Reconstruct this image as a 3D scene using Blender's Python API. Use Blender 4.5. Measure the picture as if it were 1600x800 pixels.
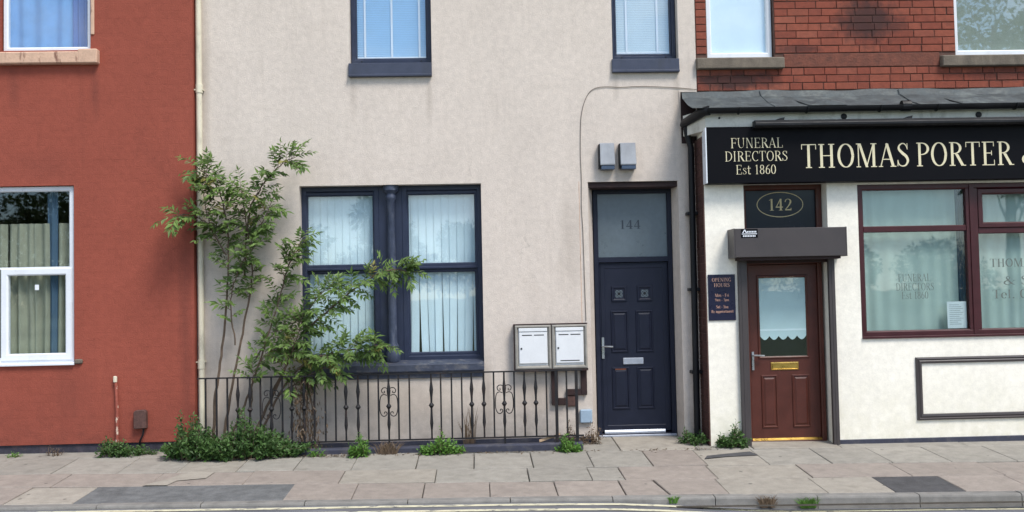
import bpy, bmesh, math, random
import numpy as np
from mathutils import Vector, Matrix
R = math.radians
random.seed(7); rng = np.random.default_rng(11)
for o in list(bpy.data.objects): bpy.data.objects.remove(o)
scene = bpy.context.scene
COL = scene.collection

# ------------------------------------------------------------------ camera
cam_d = bpy.data.cameras.new('camera'); cam = bpy.data.objects.new('camera', cam_d); COL.objects.link(cam)
cam_d.sensor_width = 36; cam_d.lens = 1500 * 36 / 1600; cam_d.clip_start = .05; cam_d.clip_end = 2000
cam.location = (0, -11.1, 1.72)
cam.rotation_euler = (Matrix.Rotation(R(-2.1), 3, 'Z') @ Matrix.Rotation(R(92.2), 3, 'X') @ Matrix.Rotation(R(-1.15), 3, 'Z')).to_euler()
scene.camera = cam

# ------------------------------------------------------------------ sky, sun, exposure
SUN_DIR = Vector((.40, -.52, .95)).normalized()
wd = bpy.data.worlds.new('World'); scene.world = wd; wd.use_nodes = True
wn, wl = wd.node_tree.nodes, wd.node_tree.links
wn.clear()
w_out = wn.new('ShaderNodeOutputWorld'); w_bg = wn.new('ShaderNodeBackground')
sky = wn.new('ShaderNodeTexSky'); sky.sky_type = 'NISHITA'; sky.sun_disc = False
sky.sun_elevation = math.asin(SUN_DIR.z); sky.sun_rotation = math.atan2(SUN_DIR.x, SUN_DIR.y)
sky.air_density = 1.0; sky.dust_density = .1; sky.ozone_density = 2.0
tc = wn.new('ShaderNodeTexCoord'); mp = wn.new('ShaderNodeMapping'); mp.inputs['Scale'].default_value = (1, 1, 2.2)
mp.inputs['Location'].default_value = (3.1, .4, 0)
cn = wn.new('ShaderNodeTexNoise'); cn.inputs['Scale'].default_value = 2.3; cn.inputs['Detail'].default_value = 7; cn.inputs['Roughness'].default_value = .58
cr = wn.new('ShaderNodeValToRGB'); cr.color_ramp.elements[0].position = .45; cr.color_ramp.elements[1].position = .68
cm = wn.new('ShaderNodeMix'); cm.data_type = 'RGBA'; cm.inputs[7].default_value = (10.5, 10.3, 10.0, 1)
wl.new(tc.outputs['Generated'], mp.inputs['Vector']); wl.new(mp.outputs[0], cn.inputs['Vector']); wl.new(cn.outputs['Fac'], cr.inputs['Fac'])
wl.new(cr.outputs['Color'], cm.inputs['Factor']); wl.new(sky.outputs[0], cm.inputs[6]); wl.new(cm.outputs[2], w_bg.inputs['Color'])
w_bg.inputs['Strength'].default_value = .115
wl.new(w_bg.outputs[0], w_out.inputs['Surface'])
sun_d = bpy.data.lights.new('sun', 'SUN'); sun_d.energy = 2.3; sun_d.angle = R(20); sun_d.color = (1, .95, .88)
sun = bpy.data.objects.new('sun', sun_d); COL.objects.link(sun); sun.location = (6, -9, 14)
sun.rotation_euler = SUN_DIR.to_track_quat('Z', 'Y').to_euler()
vs = scene.view_settings; vs.view_transform = 'Standard'; vs.look = 'None'; vs.exposure = 0.78; vs.gamma = 1; vs.use_curve_mapping = False

# ------------------------------------------------------------------ materials
def srgb(r, g, b):
    return tuple(((c / 255) / 12.92 if c / 255 <= .04045 else (((c / 255) + .055) / 1.055) ** 2.4) for c in (r, g, b))
MATS = {}
def node_mat(name):
    m = bpy.data.materials.new(name); m.use_nodes = True
    n, l = m.node_tree.nodes, m.node_tree.links
    b = n['Principled BSDF']
    return m, n, l, b
def mix_rgb(n, l, fac, a, b, mode='MIX'):
    x = n.new('ShaderNodeMix'); x.data_type = 'RGBA'; x.blend_type = mode
    for sock, v in ((x.inputs['Factor'], fac), (x.inputs[6], a), (x.inputs[7], b)):
        if hasattr(v, 'is_linked') or hasattr(v, 'links'): l.new(v, sock)
        elif isinstance(v, (int, float)): sock.default_value = v
        else: sock.default_value = (*v[:3], 1)
    return x.outputs[2]
def noise(n, l, vec, scale, detail=4, rough=.55, dist=0):
    t = n.new('ShaderNodeTexNoise'); t.inputs['Scale'].default_value = scale; t.inputs['Detail'].default_value = detail
    t.inputs['Roughness'].default_value = rough; t.inputs['Distortion'].default_value = dist
    l.new(vec, t.inputs['Vector']); return t.outputs['Fac']
def ramp(n, l, fac, p0, p1, c0=(0, 0, 0), c1=(1, 1, 1)):
    r = n.new('ShaderNodeValToRGB'); e = r.color_ramp.elements
    e[0].position = p0; e[1].position = p1; e[0].color = (*c0, 1); e[1].color = (*c1, 1)
    l.new(fac, r.inputs['Fac']); return r.outputs['Color']
def mapping(n, l, vec, scale):
    m = n.new('ShaderNodeMapping'); m.inputs['Scale'].default_value = scale; l.new(vec, m.inputs['Vector']); return m.outputs[0]
def mathmul(n, l, a, k):
    m_ = n.new('ShaderNodeMath'); m_.operation = 'MULTIPLY'; l.new(a, m_.inputs[0]); m_.inputs[1].default_value = k; return m_.outputs[0]
def M(name, col, rough=.7, var=.12, vscale=3., bump=.1, bscale=90., metal=0., spec=.4, dirt=None, dirt_amt=.5, dirt_scale=(1.2, 1.2, .35),
      dirt_range=(.52, .72), rnd=0., rnd_cols=None, coat=0., stains=None, gum=False):
    """surface colour with broad mottling, fine grain, streaky dirt and (rnd) variation from piece to piece"""
    if name in MATS: return MATS[name]
    m, n, l, b = node_mat(name)
    geo = n.new('ShaderNodeNewGeometry'); pos = geo.outputs['Position']
    c = col
    if rnd_cols:
        oi = n.new('ShaderNodeObjectInfo'); r = n.new('ShaderNodeValToRGB'); r.color_ramp.interpolation = 'LINEAR'
        els = r.color_ramp.elements
        while len(els) < len(rnd_cols): els.new(.5)
        for i, cc in enumerate(rnd_cols): els[i].position = i / (len(rnd_cols) - 1); els[i].color = (*cc, 1)
        l.new(oi.outputs['Random'], r.inputs['Fac']); c = r.outputs['Color']
    broad = noise(n, l, pos, vscale, 6, .6)
    v = ramp(n, l, broad, .3, .7, (1 - var,) * 3, (1 + var * .7,) * 3)
    c = mix_rgb(n, l, 1., c, v, 'MULTIPLY')
    grain = noise(n, l, pos, bscale, 3, .65)
    g = ramp(n, l, grain, .25, .75, (1 - var * .7,) * 3, (1 + var * .5,) * 3)
    c = mix_rgb(n, l, 1., c, g, 'MULTIPLY')
    if gum:
        vo = n.new('ShaderNodeTexVoronoi'); vo.inputs['Scale'].default_value = 5.; l.new(pos, vo.inputs['Vector'])
        sp_ = ramp(n, l, vo.outputs['Distance'], .075, .11, (.75,) * 3, (0,) * 3); vc = n.new('ShaderNodeSeparateColor'); l.new(vo.outputs['Color'], vc.inputs[0])
        mk = n.new('ShaderNodeMath'); mk.operation = 'GREATER_THAN'; mk.inputs[1].default_value = .72; l.new(vc.outputs[0], mk.inputs[0])
        mk2 = n.new('ShaderNodeMath'); mk2.operation = 'MULTIPLY'; l.new(mk.outputs[0], mk2.inputs[0]); l.new(sp_, mk2.inputs[1])
        c = mix_rgb(n, l, mk2.outputs[0], c, srgb(84, 80, 76))
    if rnd:
        oi = n.new('ShaderNodeObjectInfo'); rr = ramp(n, l, oi.outputs['Random'], 0, 1, (1 - rnd,) * 3, (1 + rnd,) * 3)
        c = mix_rgb(n, l, 1., c, rr, 'MULTIPLY')
    if dirt:
        d = noise(n, l, mapping(n, l, pos, dirt_scale), 2.2, 8, .62, .3)
        d = ramp(n, l, d, dirt_range[0], dirt_range[1], (0, 0, 0), (dirt_amt,) * 3)
        c = mix_rgb(n, l, d, c, dirt)
    l.new(c, b.inputs['Base Color'])
    rv = ramp(n, l, broad, .3, .7, (max(.03, rough - .08),) * 3, (min(1, rough + .08),) * 3)
    l.new(rv, b.inputs['Roughness'])
    b.inputs['Metallic'].default_value = metal; b.inputs['Specular IOR Level'].default_value = spec
    b.inputs['Coat Weight'].default_value = coat
    if stains:
        nz_ = noise(n, l, pos, 7., 6, .65)
        for (sx, sz, ax, az, amt) in stains:
            vm = n.new('ShaderNodeVectorMath'); vm.operation = 'SUBTRACT'; l.new(pos, vm.inputs[0]); vm.inputs[1].default_value = (sx, 0, sz)
            vl = n.new('ShaderNodeVectorMath'); vl.operation = 'LENGTH'; l.new(mapping(n, l, vm.outputs[0], (1 / ax, 0, 1 / az)), vl.inputs[0])
            ad = n.new('ShaderNodeMath'); ad.operation = 'MULTIPLY_ADD'; l.new(nz_, ad.inputs[0]); ad.inputs[1].default_value = 1.5; l.new(vl.outputs['Value'], ad.inputs[2])
            c = mix_rgb(n, l, ramp(n, l, ad.outputs[0], 1.25 / 2, 2.0 / 2, (amt,) * 3, (0,) * 3) if False else ramp(n, l, mathmul(n, l, ad.outputs[0], .5), .6, .95, (amt,) * 3, (0,) * 3), c, srgb(58, 44, 44))
        l.new(c, b.inputs['Base Color'])
    if bump:
        bp = n.new('ShaderNodeBump'); bp.inputs['Strength'].default_value = bump; bp.inputs['Distance'].default_value = .01
        s = n.new('ShaderNodeMath'); s.operation = 'ADD'; l.new(grain, s.inputs[0]); l.new(broad, s.inputs[1])
        l.new(s.outputs[0], bp.inputs['Height']); l.new(bp.outputs[0], b.inputs['Normal'])
    MATS[name] = m; return m
def glass_mat(name, f0=.06, tint=(.86, .92, .91), wav=.007):
    if name in MATS: return MATS[name]
    m, n, l, b = node_mat(name); n.remove(b)
    out = n['Material Output']
    tr = n.new('ShaderNodeBsdfTransparent'); tr.inputs[0].default_value = (*tint, 1)
    gl = n.new('ShaderNodeBsdfGlossy'); gl.inputs['Roughness'].default_value = .015; gl.inputs[0].default_value = (.95, .98, 1, 1)
    geo = n.new('ShaderNodeNewGeometry')
    dt = n.new('ShaderNodeVectorMath'); dt.operation = 'DOT_PRODUCT'; l.new(geo.outputs['Incoming'], dt.inputs[0]); l.new(geo.outputs['Normal'], dt.inputs[1])
    def mth(op, a, b_=None):
        q = n.new('ShaderNodeMath'); q.operation = op
        for i_, v_ in enumerate((a, b_)):
            if v_ is None: continue
            if isinstance(v_, (int, float)): q.inputs[i_].default_value = v_
            else: l.new(v_, q.inputs[i_])
        return q.outputs[0]
    sch = mth('ADD', mth('MULTIPLY', mth('POWER', mth('SUBTRACT', 1., mth('ABSOLUTE', dt.outputs['Value'])), 5.), 1 - f0), f0)
    bp = n.new('ShaderNodeBump'); bp.inputs['Strength'].default_value = wav; bp.inputs['Distance'].default_value = .05
    l.new(noise(n, l, geo.outputs['Position'], 3.2, 1), bp.inputs['Height']); l.new(bp.outputs[0], gl.inputs['Normal'])
    mx = n.new('ShaderNodeMixShader'); l.new(sch, mx.inputs[0]); l.new(tr.outputs[0], mx.inputs[1]); l.new(gl.outputs[0], mx.inputs[2])
    l.new(mx.outputs[0], out.inputs['Surface']); MATS[name] = m; return m
def leaf_mat(name, c_dark, c_light, scale=9., trans=.3):
    if name in MATS: return MATS[name]
    m, n, l, b = node_mat(name); out = n['Material Output']
    geo = n.new('ShaderNodeNewGeometry')
    f = ramp(n, l, geo.outputs['Random Per Island'], 0, 1)
    f2 = noise(n, l, geo.outputs['Position'], scale, 3)
    a = n.new('ShaderNodeMath'); a.operation = 'MULTIPLY_ADD'; l.new(f, a.inputs[0]); a.inputs[1].default_value = .55; 
    s = n.new('ShaderNodeMath'); s.operation = 'MULTIPLY'; l.new(f2, s.inputs[0]); s.inputs[1].default_value = .5; l.new(s.outputs[0], a.inputs[2])
    c = mix_rgb(n, l, a.outputs[0], c_dark, c_light)
    l.new(c, b.inputs['Base Color']); b.inputs['Roughness'].default_value = .5; b.inputs['Specular IOR Level'].default_value = .35
    tl = n.new('ShaderNodeBsdfTranslucent'); l.new(c, tl.inputs[0])
    mx = n.new('ShaderNodeMixShader'); mx.inputs[0].default_value = trans
    l.new(b.outputs[0], mx.inputs[1]); l.new(tl.outputs[0], mx.inputs[2]); l.new(mx.outputs[0], out.inputs['Surface'])
    MATS[name] = m; return m

def render_mat(name, col, dirt, crack=True, course=0., stains=(), grit=1.):
    """painted cement render: mottled, streaked, faint coursing telegraphing through"""
    m, n, l, b = node_mat(name)
    geo = n.new('ShaderNodeNewGeometry'); pos = geo.outputs['Position']
    broad = noise(n, l, pos, 1.3, 7, .62); mid = noise(n, l, pos, 14, 5, .6); fine = noise(n, l, pos, 75, 4, .75)
    c = mix_rgb(n, l, 1., col, ramp(n, l, broad, .28, .72, (.93,) * 3, (1.05,) * 3), 'MULTIPLY')
    c = mix_rgb(n, l, 1., c, ramp(n, l, mid, .3, .7, (.92,) * 3, (1.06,) * 3), 'MULTIPLY')
    c = mix_rgb(n, l, 1., c, ramp(n, l, fine, .3, .72, (1 - .16 * grit,) * 3, (1 + .12 * grit,) * 3), 'MULTIPLY')
    st = noise(n, l, mapping(n, l, pos, (5, 5, .35)), 2., 7, .62, .2)
    c = mix_rgb(n, l, ramp(n, l, st, .55, .85, (0,) * 3, (.22,) * 3), c, dirt)
    bl = noise(n, l, mapping(n, l, pos, (.7, .7, .8)), 1.7, 9, .68, .4)
    c = mix_rgb(n, l, ramp(n, l, bl, .56, .78, (0,) * 3, (.28,) * 3), c, dirt)
    # rising damp and splash: grime thickens on the lowest half metre, broken up by noise
    sp = n.new('ShaderNodeSeparateXYZ'); l.new(pos, sp.inputs[0])
    mr = n.new('ShaderNodeMapRange'); mr.inputs['From Min'].default_value = .75; mr.inputs['From Max'].default_value = -.1
    mr.inputs['To Max'].default_value = .85; l.new(sp.outputs['Z'], mr.inputs['Value'])
    mm = n.new('ShaderNodeMath'); mm.operation = 'MULTIPLY'; l.new(mr.outputs[0], mm.inputs[0])
    l.new(ramp(n, l, noise(n, l, pos, 6, 6, .65), .3, .75), mm.inputs[1])
    c = mix_rgb(n, l, mm.outputs[0], c, dirt)
    for (sx, sz, ax, az, amt) in stains:   # runs of dirt, old damp patches, shade painted below sills, each with its own place and shape
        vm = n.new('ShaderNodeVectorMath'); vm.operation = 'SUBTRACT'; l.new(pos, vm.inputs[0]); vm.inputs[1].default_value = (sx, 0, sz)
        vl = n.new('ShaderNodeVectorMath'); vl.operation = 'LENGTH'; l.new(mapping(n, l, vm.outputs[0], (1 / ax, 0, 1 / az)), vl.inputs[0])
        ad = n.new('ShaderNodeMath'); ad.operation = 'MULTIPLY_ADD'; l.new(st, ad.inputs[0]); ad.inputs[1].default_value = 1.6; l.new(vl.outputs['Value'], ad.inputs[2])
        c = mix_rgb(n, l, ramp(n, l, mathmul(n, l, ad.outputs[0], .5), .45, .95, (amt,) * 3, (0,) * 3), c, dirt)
    h = n.new('ShaderNodeMath'); h.operation = 'ADD'; l.new(fine, h.inputs[0]); l.new(mid, h.inputs[1]); hh = h.outputs[0]
    if crack:
        vo = n.new('ShaderNodeTexVoronoi'); vo.feature = 'DISTANCE_TO_EDGE'; vo.inputs['Scale'].default_value = .55
        dn = n.new('ShaderNodeVectorMath'); dn.operation = 'ADD'
        nz = n.new('ShaderNodeTexNoise'); nz.inputs['Scale'].default_value = 5; nz.inputs['Detail'].default_value = 6; l.new(pos, nz.inputs['Vector'])
        sc = n.new('ShaderNodeVectorMath'); sc.operation = 'SCALE'; sc.inputs['Scale'].default_value = .35; l.new(nz.outputs['Color'], sc.inputs[0])
        l.new(pos, dn.inputs[0]); l.new(sc.outputs[0], dn.inputs[1]); l.new(dn.outputs[0], vo.inputs['Vector'])
        k = ramp(n, l, vo.outputs['Distance'], .0, .0045, (1,) * 3, (0,) * 3)
        msk = n.new('ShaderNodeMath'); msk.operation = 'MULTIPLY'; l.new(k, msk.inputs[0])
        l.new(ramp(n, l, noise(n, l, pos, 1.1, 3), .56, .64, (0,) * 3, (.22,) * 3), msk.inputs[1])
        c = mix_rgb(n, l, msk.outputs[0], c, tuple(x * .35 for x in dirt))
    if course:
        wv = n.new('ShaderNodeTexBrick'); wv.inputs['Scale'].default_value = 1.; wv.inputs['Mortar Size'].default_value = .012
        wv.inputs['Brick Width'].default_value = .24; wv.inputs['Row Height'].default_value = .085; wv.inputs['Mortar Smooth'].default_value = 1
        cx = n.new('ShaderNodeCombineXYZ'); l.new(sp.outputs['X'], cx.inputs[0]); l.new(sp.outputs['Z'], cx.inputs[1]); l.new(cx.outputs[0], wv.inputs['Vector'])
        s2 = n.new('ShaderNodeMath'); s2.operation = 'MULTIPLY_ADD'; l.new(wv.outputs['Fac'], s2.inputs[0]); s2.inputs[1].default_value = -course; l.new(hh, s2.inputs[2]); hh = s2.outputs[0]
        c = mix_rgb(n, l, 1., c, ramp(n, l, wv.outputs['Fac'], 0, 1, (1,) * 3, (.975,) * 3), 'MULTIPLY')
    l.new(c, b.inputs['Base Color']); b.inputs['Roughness'].default_value = .88; b.inputs['Specular IOR Level'].default_value = .25
    bp = n.new('ShaderNodeBump'); bp.inputs['Strength'].default_value = .5 * grit; bp.inputs['Distance'].default_value = .01
    l.new(hh, bp.inputs['Height']); l.new(bp.outputs[0], b.inputs['Normal'])
    MATS[name] = m; return m

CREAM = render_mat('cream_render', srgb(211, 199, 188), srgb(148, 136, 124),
    grit=.75, stains=[(1.08, 2.3, .16, .7, .32), (-1.40, 4.05, .05, .35, .35), (-.52, 4.0, .05, .4, .35), (1.66, 4.1, .05, .2, .3), (2.38, 4.0, .06, .4, .4), (2.5, 3.2, .12, 1.2, .35), (.1, .6, .08, .5, .5), (-1.0, .5, .9, .3, .35), (1.75, 3.04, .35, .1, .4), (-3.1, 4.3, .08, 1.2, .4), (.62, .6, .3, .3, .4), (-2.9, .6, .5, .8, .45)])  # sill-end streaks: dirt runs with the shade below the sills painted in
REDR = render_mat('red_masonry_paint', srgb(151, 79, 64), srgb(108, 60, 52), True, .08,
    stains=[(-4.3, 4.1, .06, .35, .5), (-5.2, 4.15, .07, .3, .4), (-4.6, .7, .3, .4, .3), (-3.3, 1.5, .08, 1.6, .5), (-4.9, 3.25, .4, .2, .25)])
WHITER = render_mat('white_masonry_paint', srgb(243, 238, 225), srgb(208, 203, 180), False, grit=.35)
NAVY = M('navy_gloss_paint', srgb(38, 46, 68), .42, .15, 9, .08, 60, spec=.4, dirt=srgb(84, 90, 104), dirt_amt=.3)
NAVYD = M('navy_door_skin', srgb(25, 30, 47), .48, .14, 7, .08, 120, spec=.28)
SILLP = M('grey_blue_sill_paint', srgb(58, 64, 82), .45, .14, 8, .1, 60, dirt=srgb(52, 54, 60), dirt_amt=.7)
WORN = M('worn_sill_paint', srgb(62, 68, 84), .6, .25, 16, .3, 50, dirt=srgb(120, 118, 116), dirt_amt=.7, dirt_scale=(4, 4, 6))
UPVC = M('white_upvc', srgb(226, 230, 236), .3, .03, 4, 0., 50, spec=.5, dirt=srgb(170, 168, 160), dirt_amt=.2)
STONE = M('weathered_sill_stone', srgb(116, 106, 94), .9, .28, 10, .5, 70, dirt=srgb(60, 56, 50), dirt_amt=.6)
SAND = M('red_sandstone', srgb(116, 70, 57), .9, .3, 12, .6, 40, dirt=srgb(70, 48, 42), dirt_amt=.8, dirt_scale=(3, 3, 7))
CREAMS = M('flaking_cream_paint', srgb(205, 170, 146), .85, .14, 9, .3, 40, dirt=srgb(110, 70, 58), dirt_amt=.8, dirt_scale=(6, 6, 1.2), dirt_range=(.58, .64))
BRICK = M('red_brick', srgb(150, 66, 46), .88, .2, 14, .5, 120, spec=.25,
          rnd_cols=[srgb(124, 68, 55), srgb(138, 74, 59), srgb(145, 82, 65), srgb(132, 71, 57), srgb(149, 87, 70), srgb(128, 69, 56)], dirt=srgb(84, 54, 48), dirt_amt=.4, dirt_scale=(1, 1, 1), dirt_range=(.55, .7),
          stains=[(4.68, 4.86, .42, .30, .85), (3.05, 4.16, .62, .12, .85), (3.78, 4.53, .35, .06, .6), (6.3, 4.2, .5, .1, .4)])
BRICKD = M('sooty_brick', srgb(86, 52, 46), .9, .28, 18, .5, 120, spec=.2, rnd_cols=[srgb(82, 58, 54), srgb(104, 66, 56), srgb(90, 60, 56), srgb(118, 70, 58)], dirt=srgb(44, 38, 40), dirt_amt=.6, dirt_scale=(2, 2, 2))
MORTAR = M('dark_mortar', srgb(96, 72, 64), .95, .2, 20, .5, 150)
MAROON = M('maroon_woodgrain_upvc', srgb(62, 15, 22), .4, .2, 6, .05, 60, spec=.5)
BROWND = M('brown_woodgrain_door', srgb(78, 34, 23), .42, .22, 5, .08, 70, spec=.5)
BRONZE = M('bronze_grey_steel', srgb(66, 60, 60), .45, .08, 4, .04, 80, spec=.5)
BLACKS = M('black_sign_acrylic', srgb(7, 7, 13), .5, .1, 3, 0., 50, spec=.12)
BLACKP = M('black_gloss_plastic', srgb(16, 17, 21), .5, .15, 8, .08, 60, spec=.3, dirt=srgb(60, 60, 62), dirt_amt=.3)
IRON = M('black_wrought_iron', srgb(21, 20, 24), .6, .25, 25, .35, 90, spec=.45, dirt=srgb(84, 60, 50), dirt_amt=.35, dirt_scale=(3, 3, 3))
GOLD = M('pale_gold_lettering', srgb(222, 212, 178), .4, .05, 5, 0., 40)
GOLDD = M('dim_gold_lettering', srgb(196, 180, 136), .45, .08, 5, 0., 40)
SILVERL = M('etched_silver_lettering', srgb(104, 112, 106), .5, .1, 9, 0., 40)
DARKL = M('dark_number_vinyl', srgb(54, 62, 72), .5, .1, 9, 0., 40)
PINKL = M('copper_lettering', srgb(206, 160, 138), .5, .1, 9, 0., 40)
BRASS = M('polished_brass', srgb(208, 172, 92), .3, .12, 14, .05, 60, metal=1.)
STEEL = M('brushed_steel', srgb(190, 192, 196), .32, .1, 14, .04, 60, metal=1.)
ALU = M('silver_anodised_strip', srgb(176, 182, 194), .4, .06, 12, .03, 60, metal=.5)
LEAD = M('grey_lead_flashing', srgb(74, 80, 82), .66, .35, 7, .3, 30, spec=.4, dirt=srgb(124, 130, 126), dirt_amt=.5, dirt_scale=(2.5, 2.5, 5))
FASC = M('weathered_white_board', srgb(206, 205, 196), .6, .1, 6, .1, 60, dirt=srgb(120, 116, 104), dirt_amt=.7, dirt_scale=(2, 2, 1))
PIPEC = M('cream_pipe_paint', srgb(214, 206, 184), .5, .08, 6, .08, 50, dirt=srgb(120, 108, 92), dirt_amt=.6, dirt_scale=(3, 3, 1.2))
METERW = M('white_meter_plastic', srgb(222, 224, 226), .4, .04, 6, .02, 60, dirt=srgb(166, 164, 158), dirt_amt=.35)
METERF = M('stained_meter_frame', srgb(150, 146, 138), .55, .16, 9, .05, 60, dirt=srgb(88, 82, 76), dirt_amt=.6)
BROWNP = M('dark_brown_board', srgb(50, 33, 32), .7, .25, 14, .2, 60)
GREYP = M('grey_plastic_housing', srgb(150, 154, 160), .42, .08, 8, .03, 60, dirt=srgb(98, 98, 98), dirt_amt=.45)
BLUEP = M('pale_blue_plastic', srgb(152, 172, 190), .45, .06, 8, .03, 60)
CABLE = M('grey_cable', srgb(96, 88, 80), .6, .2, 20, 0., 60)
RUSTB = M('rusty_brown_metal', srgb(92, 66, 60), .8, .35, 22, .3, 60, dirt=srgb(60, 44, 40), dirt_amt=.7, dirt_scale=(6, 6, 3))
VENB = M('sky_tinted_slats', srgb(170, 212, 246), .6, .04, 5, .0, 90)  # white slats; the blue of reflected sky is painted into their colour
BLIND = M('white_blind_fabric', srgb(224, 238, 244), .85, .04, 5, .03, 90)
NET = M('pale_net_curtain', srgb(182, 196, 192), .9, .05, 5, .03, 90)
CURTB = M('blue_curtain', srgb(112, 160, 214), .9, .1, 6, .05, 120)
CURTG = M('sand_striped_curtain', srgb(158, 156, 136), .9, .14, 6, .05, 120)
CURTN = M('slate_blue_curtain', srgb(80, 102, 122), .9, .14, 6, .05, 120)
PAPER = M('white_paper', srgb(222, 226, 232), .8, .02, 5, 0., 50)
ROOM = M('dim_room_plaster', srgb(120, 112, 104), .9, .08, 2, 0., 50)
ROADM = M('worn_asphalt', srgb(112, 112, 116), .92, .2, 2.2, .5, 220, spec=.25, dirt=srgb(84, 84, 88), dirt_amt=.6, dirt_scale=(.5, 2, 1))
TARM = M('grey_tarmac_patch', srgb(108, 109, 109), .92, .3, 9, .6, 70, spec=.25)
TARD = M('dark_tarmac_patch', srgb(80, 79, 80), .92, .3, 9, .5, 70, spec=.25)
LINEM = M('faded_cream_road_paint', srgb(206, 200, 172), .85, .15, 8, .3, 120, dirt=srgb(116, 114, 112), dirt_amt=.95, dirt_scale=(5, 9, 1), dirt_range=(.54, .62))
GREYS = M('grey_concrete_slab', srgb(149, 144, 135), .9, .15, 9, .4, 65, spec=.25, rnd=.07, dirt=srgb(104, 100, 92), dirt_amt=.35, dirt_scale=(2.6, 2.6, 1), gum=True)
PINKS = M('pink_concrete_slab', srgb(149, 139, 130), .9, .15, 9, .4, 65, spec=.25, rnd=.06, dirt=srgb(108, 98, 94), dirt_amt=.32, dirt_scale=(2.6, 2.6, 1), gum=True)
BEIGES = M('beige_concrete_slab', srgb(156, 149, 138), .9, .15, 9, .4, 65, spec=.25, rnd=.05, dirt=srgb(116, 108, 98), dirt_amt=.32, dirt_scale=(2.6, 2.6, 1), gum=True)
KERBM = M('granite_grey_kerb', srgb(134, 131, 126), .9, .2, 7, .4, 180, spec=.25, rnd=.05, dirt=srgb(84, 84, 84), dirt_amt=.5, dirt_scale=(2, 2, 3))
JOINT = M('joint_dirt', srgb(68, 62, 54), .97, .3, 12, .5, 120)
PLINTH = M('dark_blue_plinth_paint', srgb(58, 60, 74), .75, .22, 8, .3, 60, dirt=srgb(106, 102, 100), dirt_amt=.5, dirt_scale=(3, 3, 3))
PLINTHB = M('blackened_brick_plinth', srgb(60, 58, 68), .9, .35, 12, .5, 60, dirt=srgb(112, 88, 84), dirt_amt=.6, dirt_scale=(3, 3, 3))
SLATE = M('roof_slate', srgb(74, 76, 84), .7, .2, 4, .2, 50)
BARK = M('grey_brown_bark', srgb(104, 88, 74), .9, .3, 14, .5, 90)
GRASSG = M('verge_turf', srgb(84, 96, 56), .95, .3, 1.5, .5, 60)
STICKM = M('pale_timber', srgb(186, 158, 128), .8, .15, 20, .2, 90)
LEAFA = leaf_mat('ash_green_leaves', srgb(46, 70, 30), srgb(130, 158, 84))
LEAFB = leaf_mat('dark_green_leaves', srgb(36, 62, 30), srgb(98, 132, 70))
LEAFC = leaf_mat('fresh_green_weed', srgb(58, 98, 36), srgb(122, 164, 74))
LEAFD = leaf_mat('dead_brown_leaves', srgb(74, 60, 48), srgb(134, 114, 92), trans=.15)
LEAFT = leaf_mat('tree_leaves', srgb(36, 52, 28), srgb(84, 104, 54), 1.)
GLASS = glass_mat('window_glass', .10, (.97, .985, .99))
GLASSL = glass_mat('sash_glass', .055, (.93, .965, .975))
GLASSD = glass_mat('shop_glass', .045, (.89, .935, .93))
FROST = M('frosted_fanlight_glass', srgb(92, 104, 112), .35, .1, 5, .04, 20, spec=.6, dirt=srgb(84, 96, 106), dirt_amt=.5, dirt_scale=(4, 4, 1.5))
DARKG = M('dark_fanlight_glass', srgb(22, 26, 36), .2, .1, 3, 0., 20, spec=.25)

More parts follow.
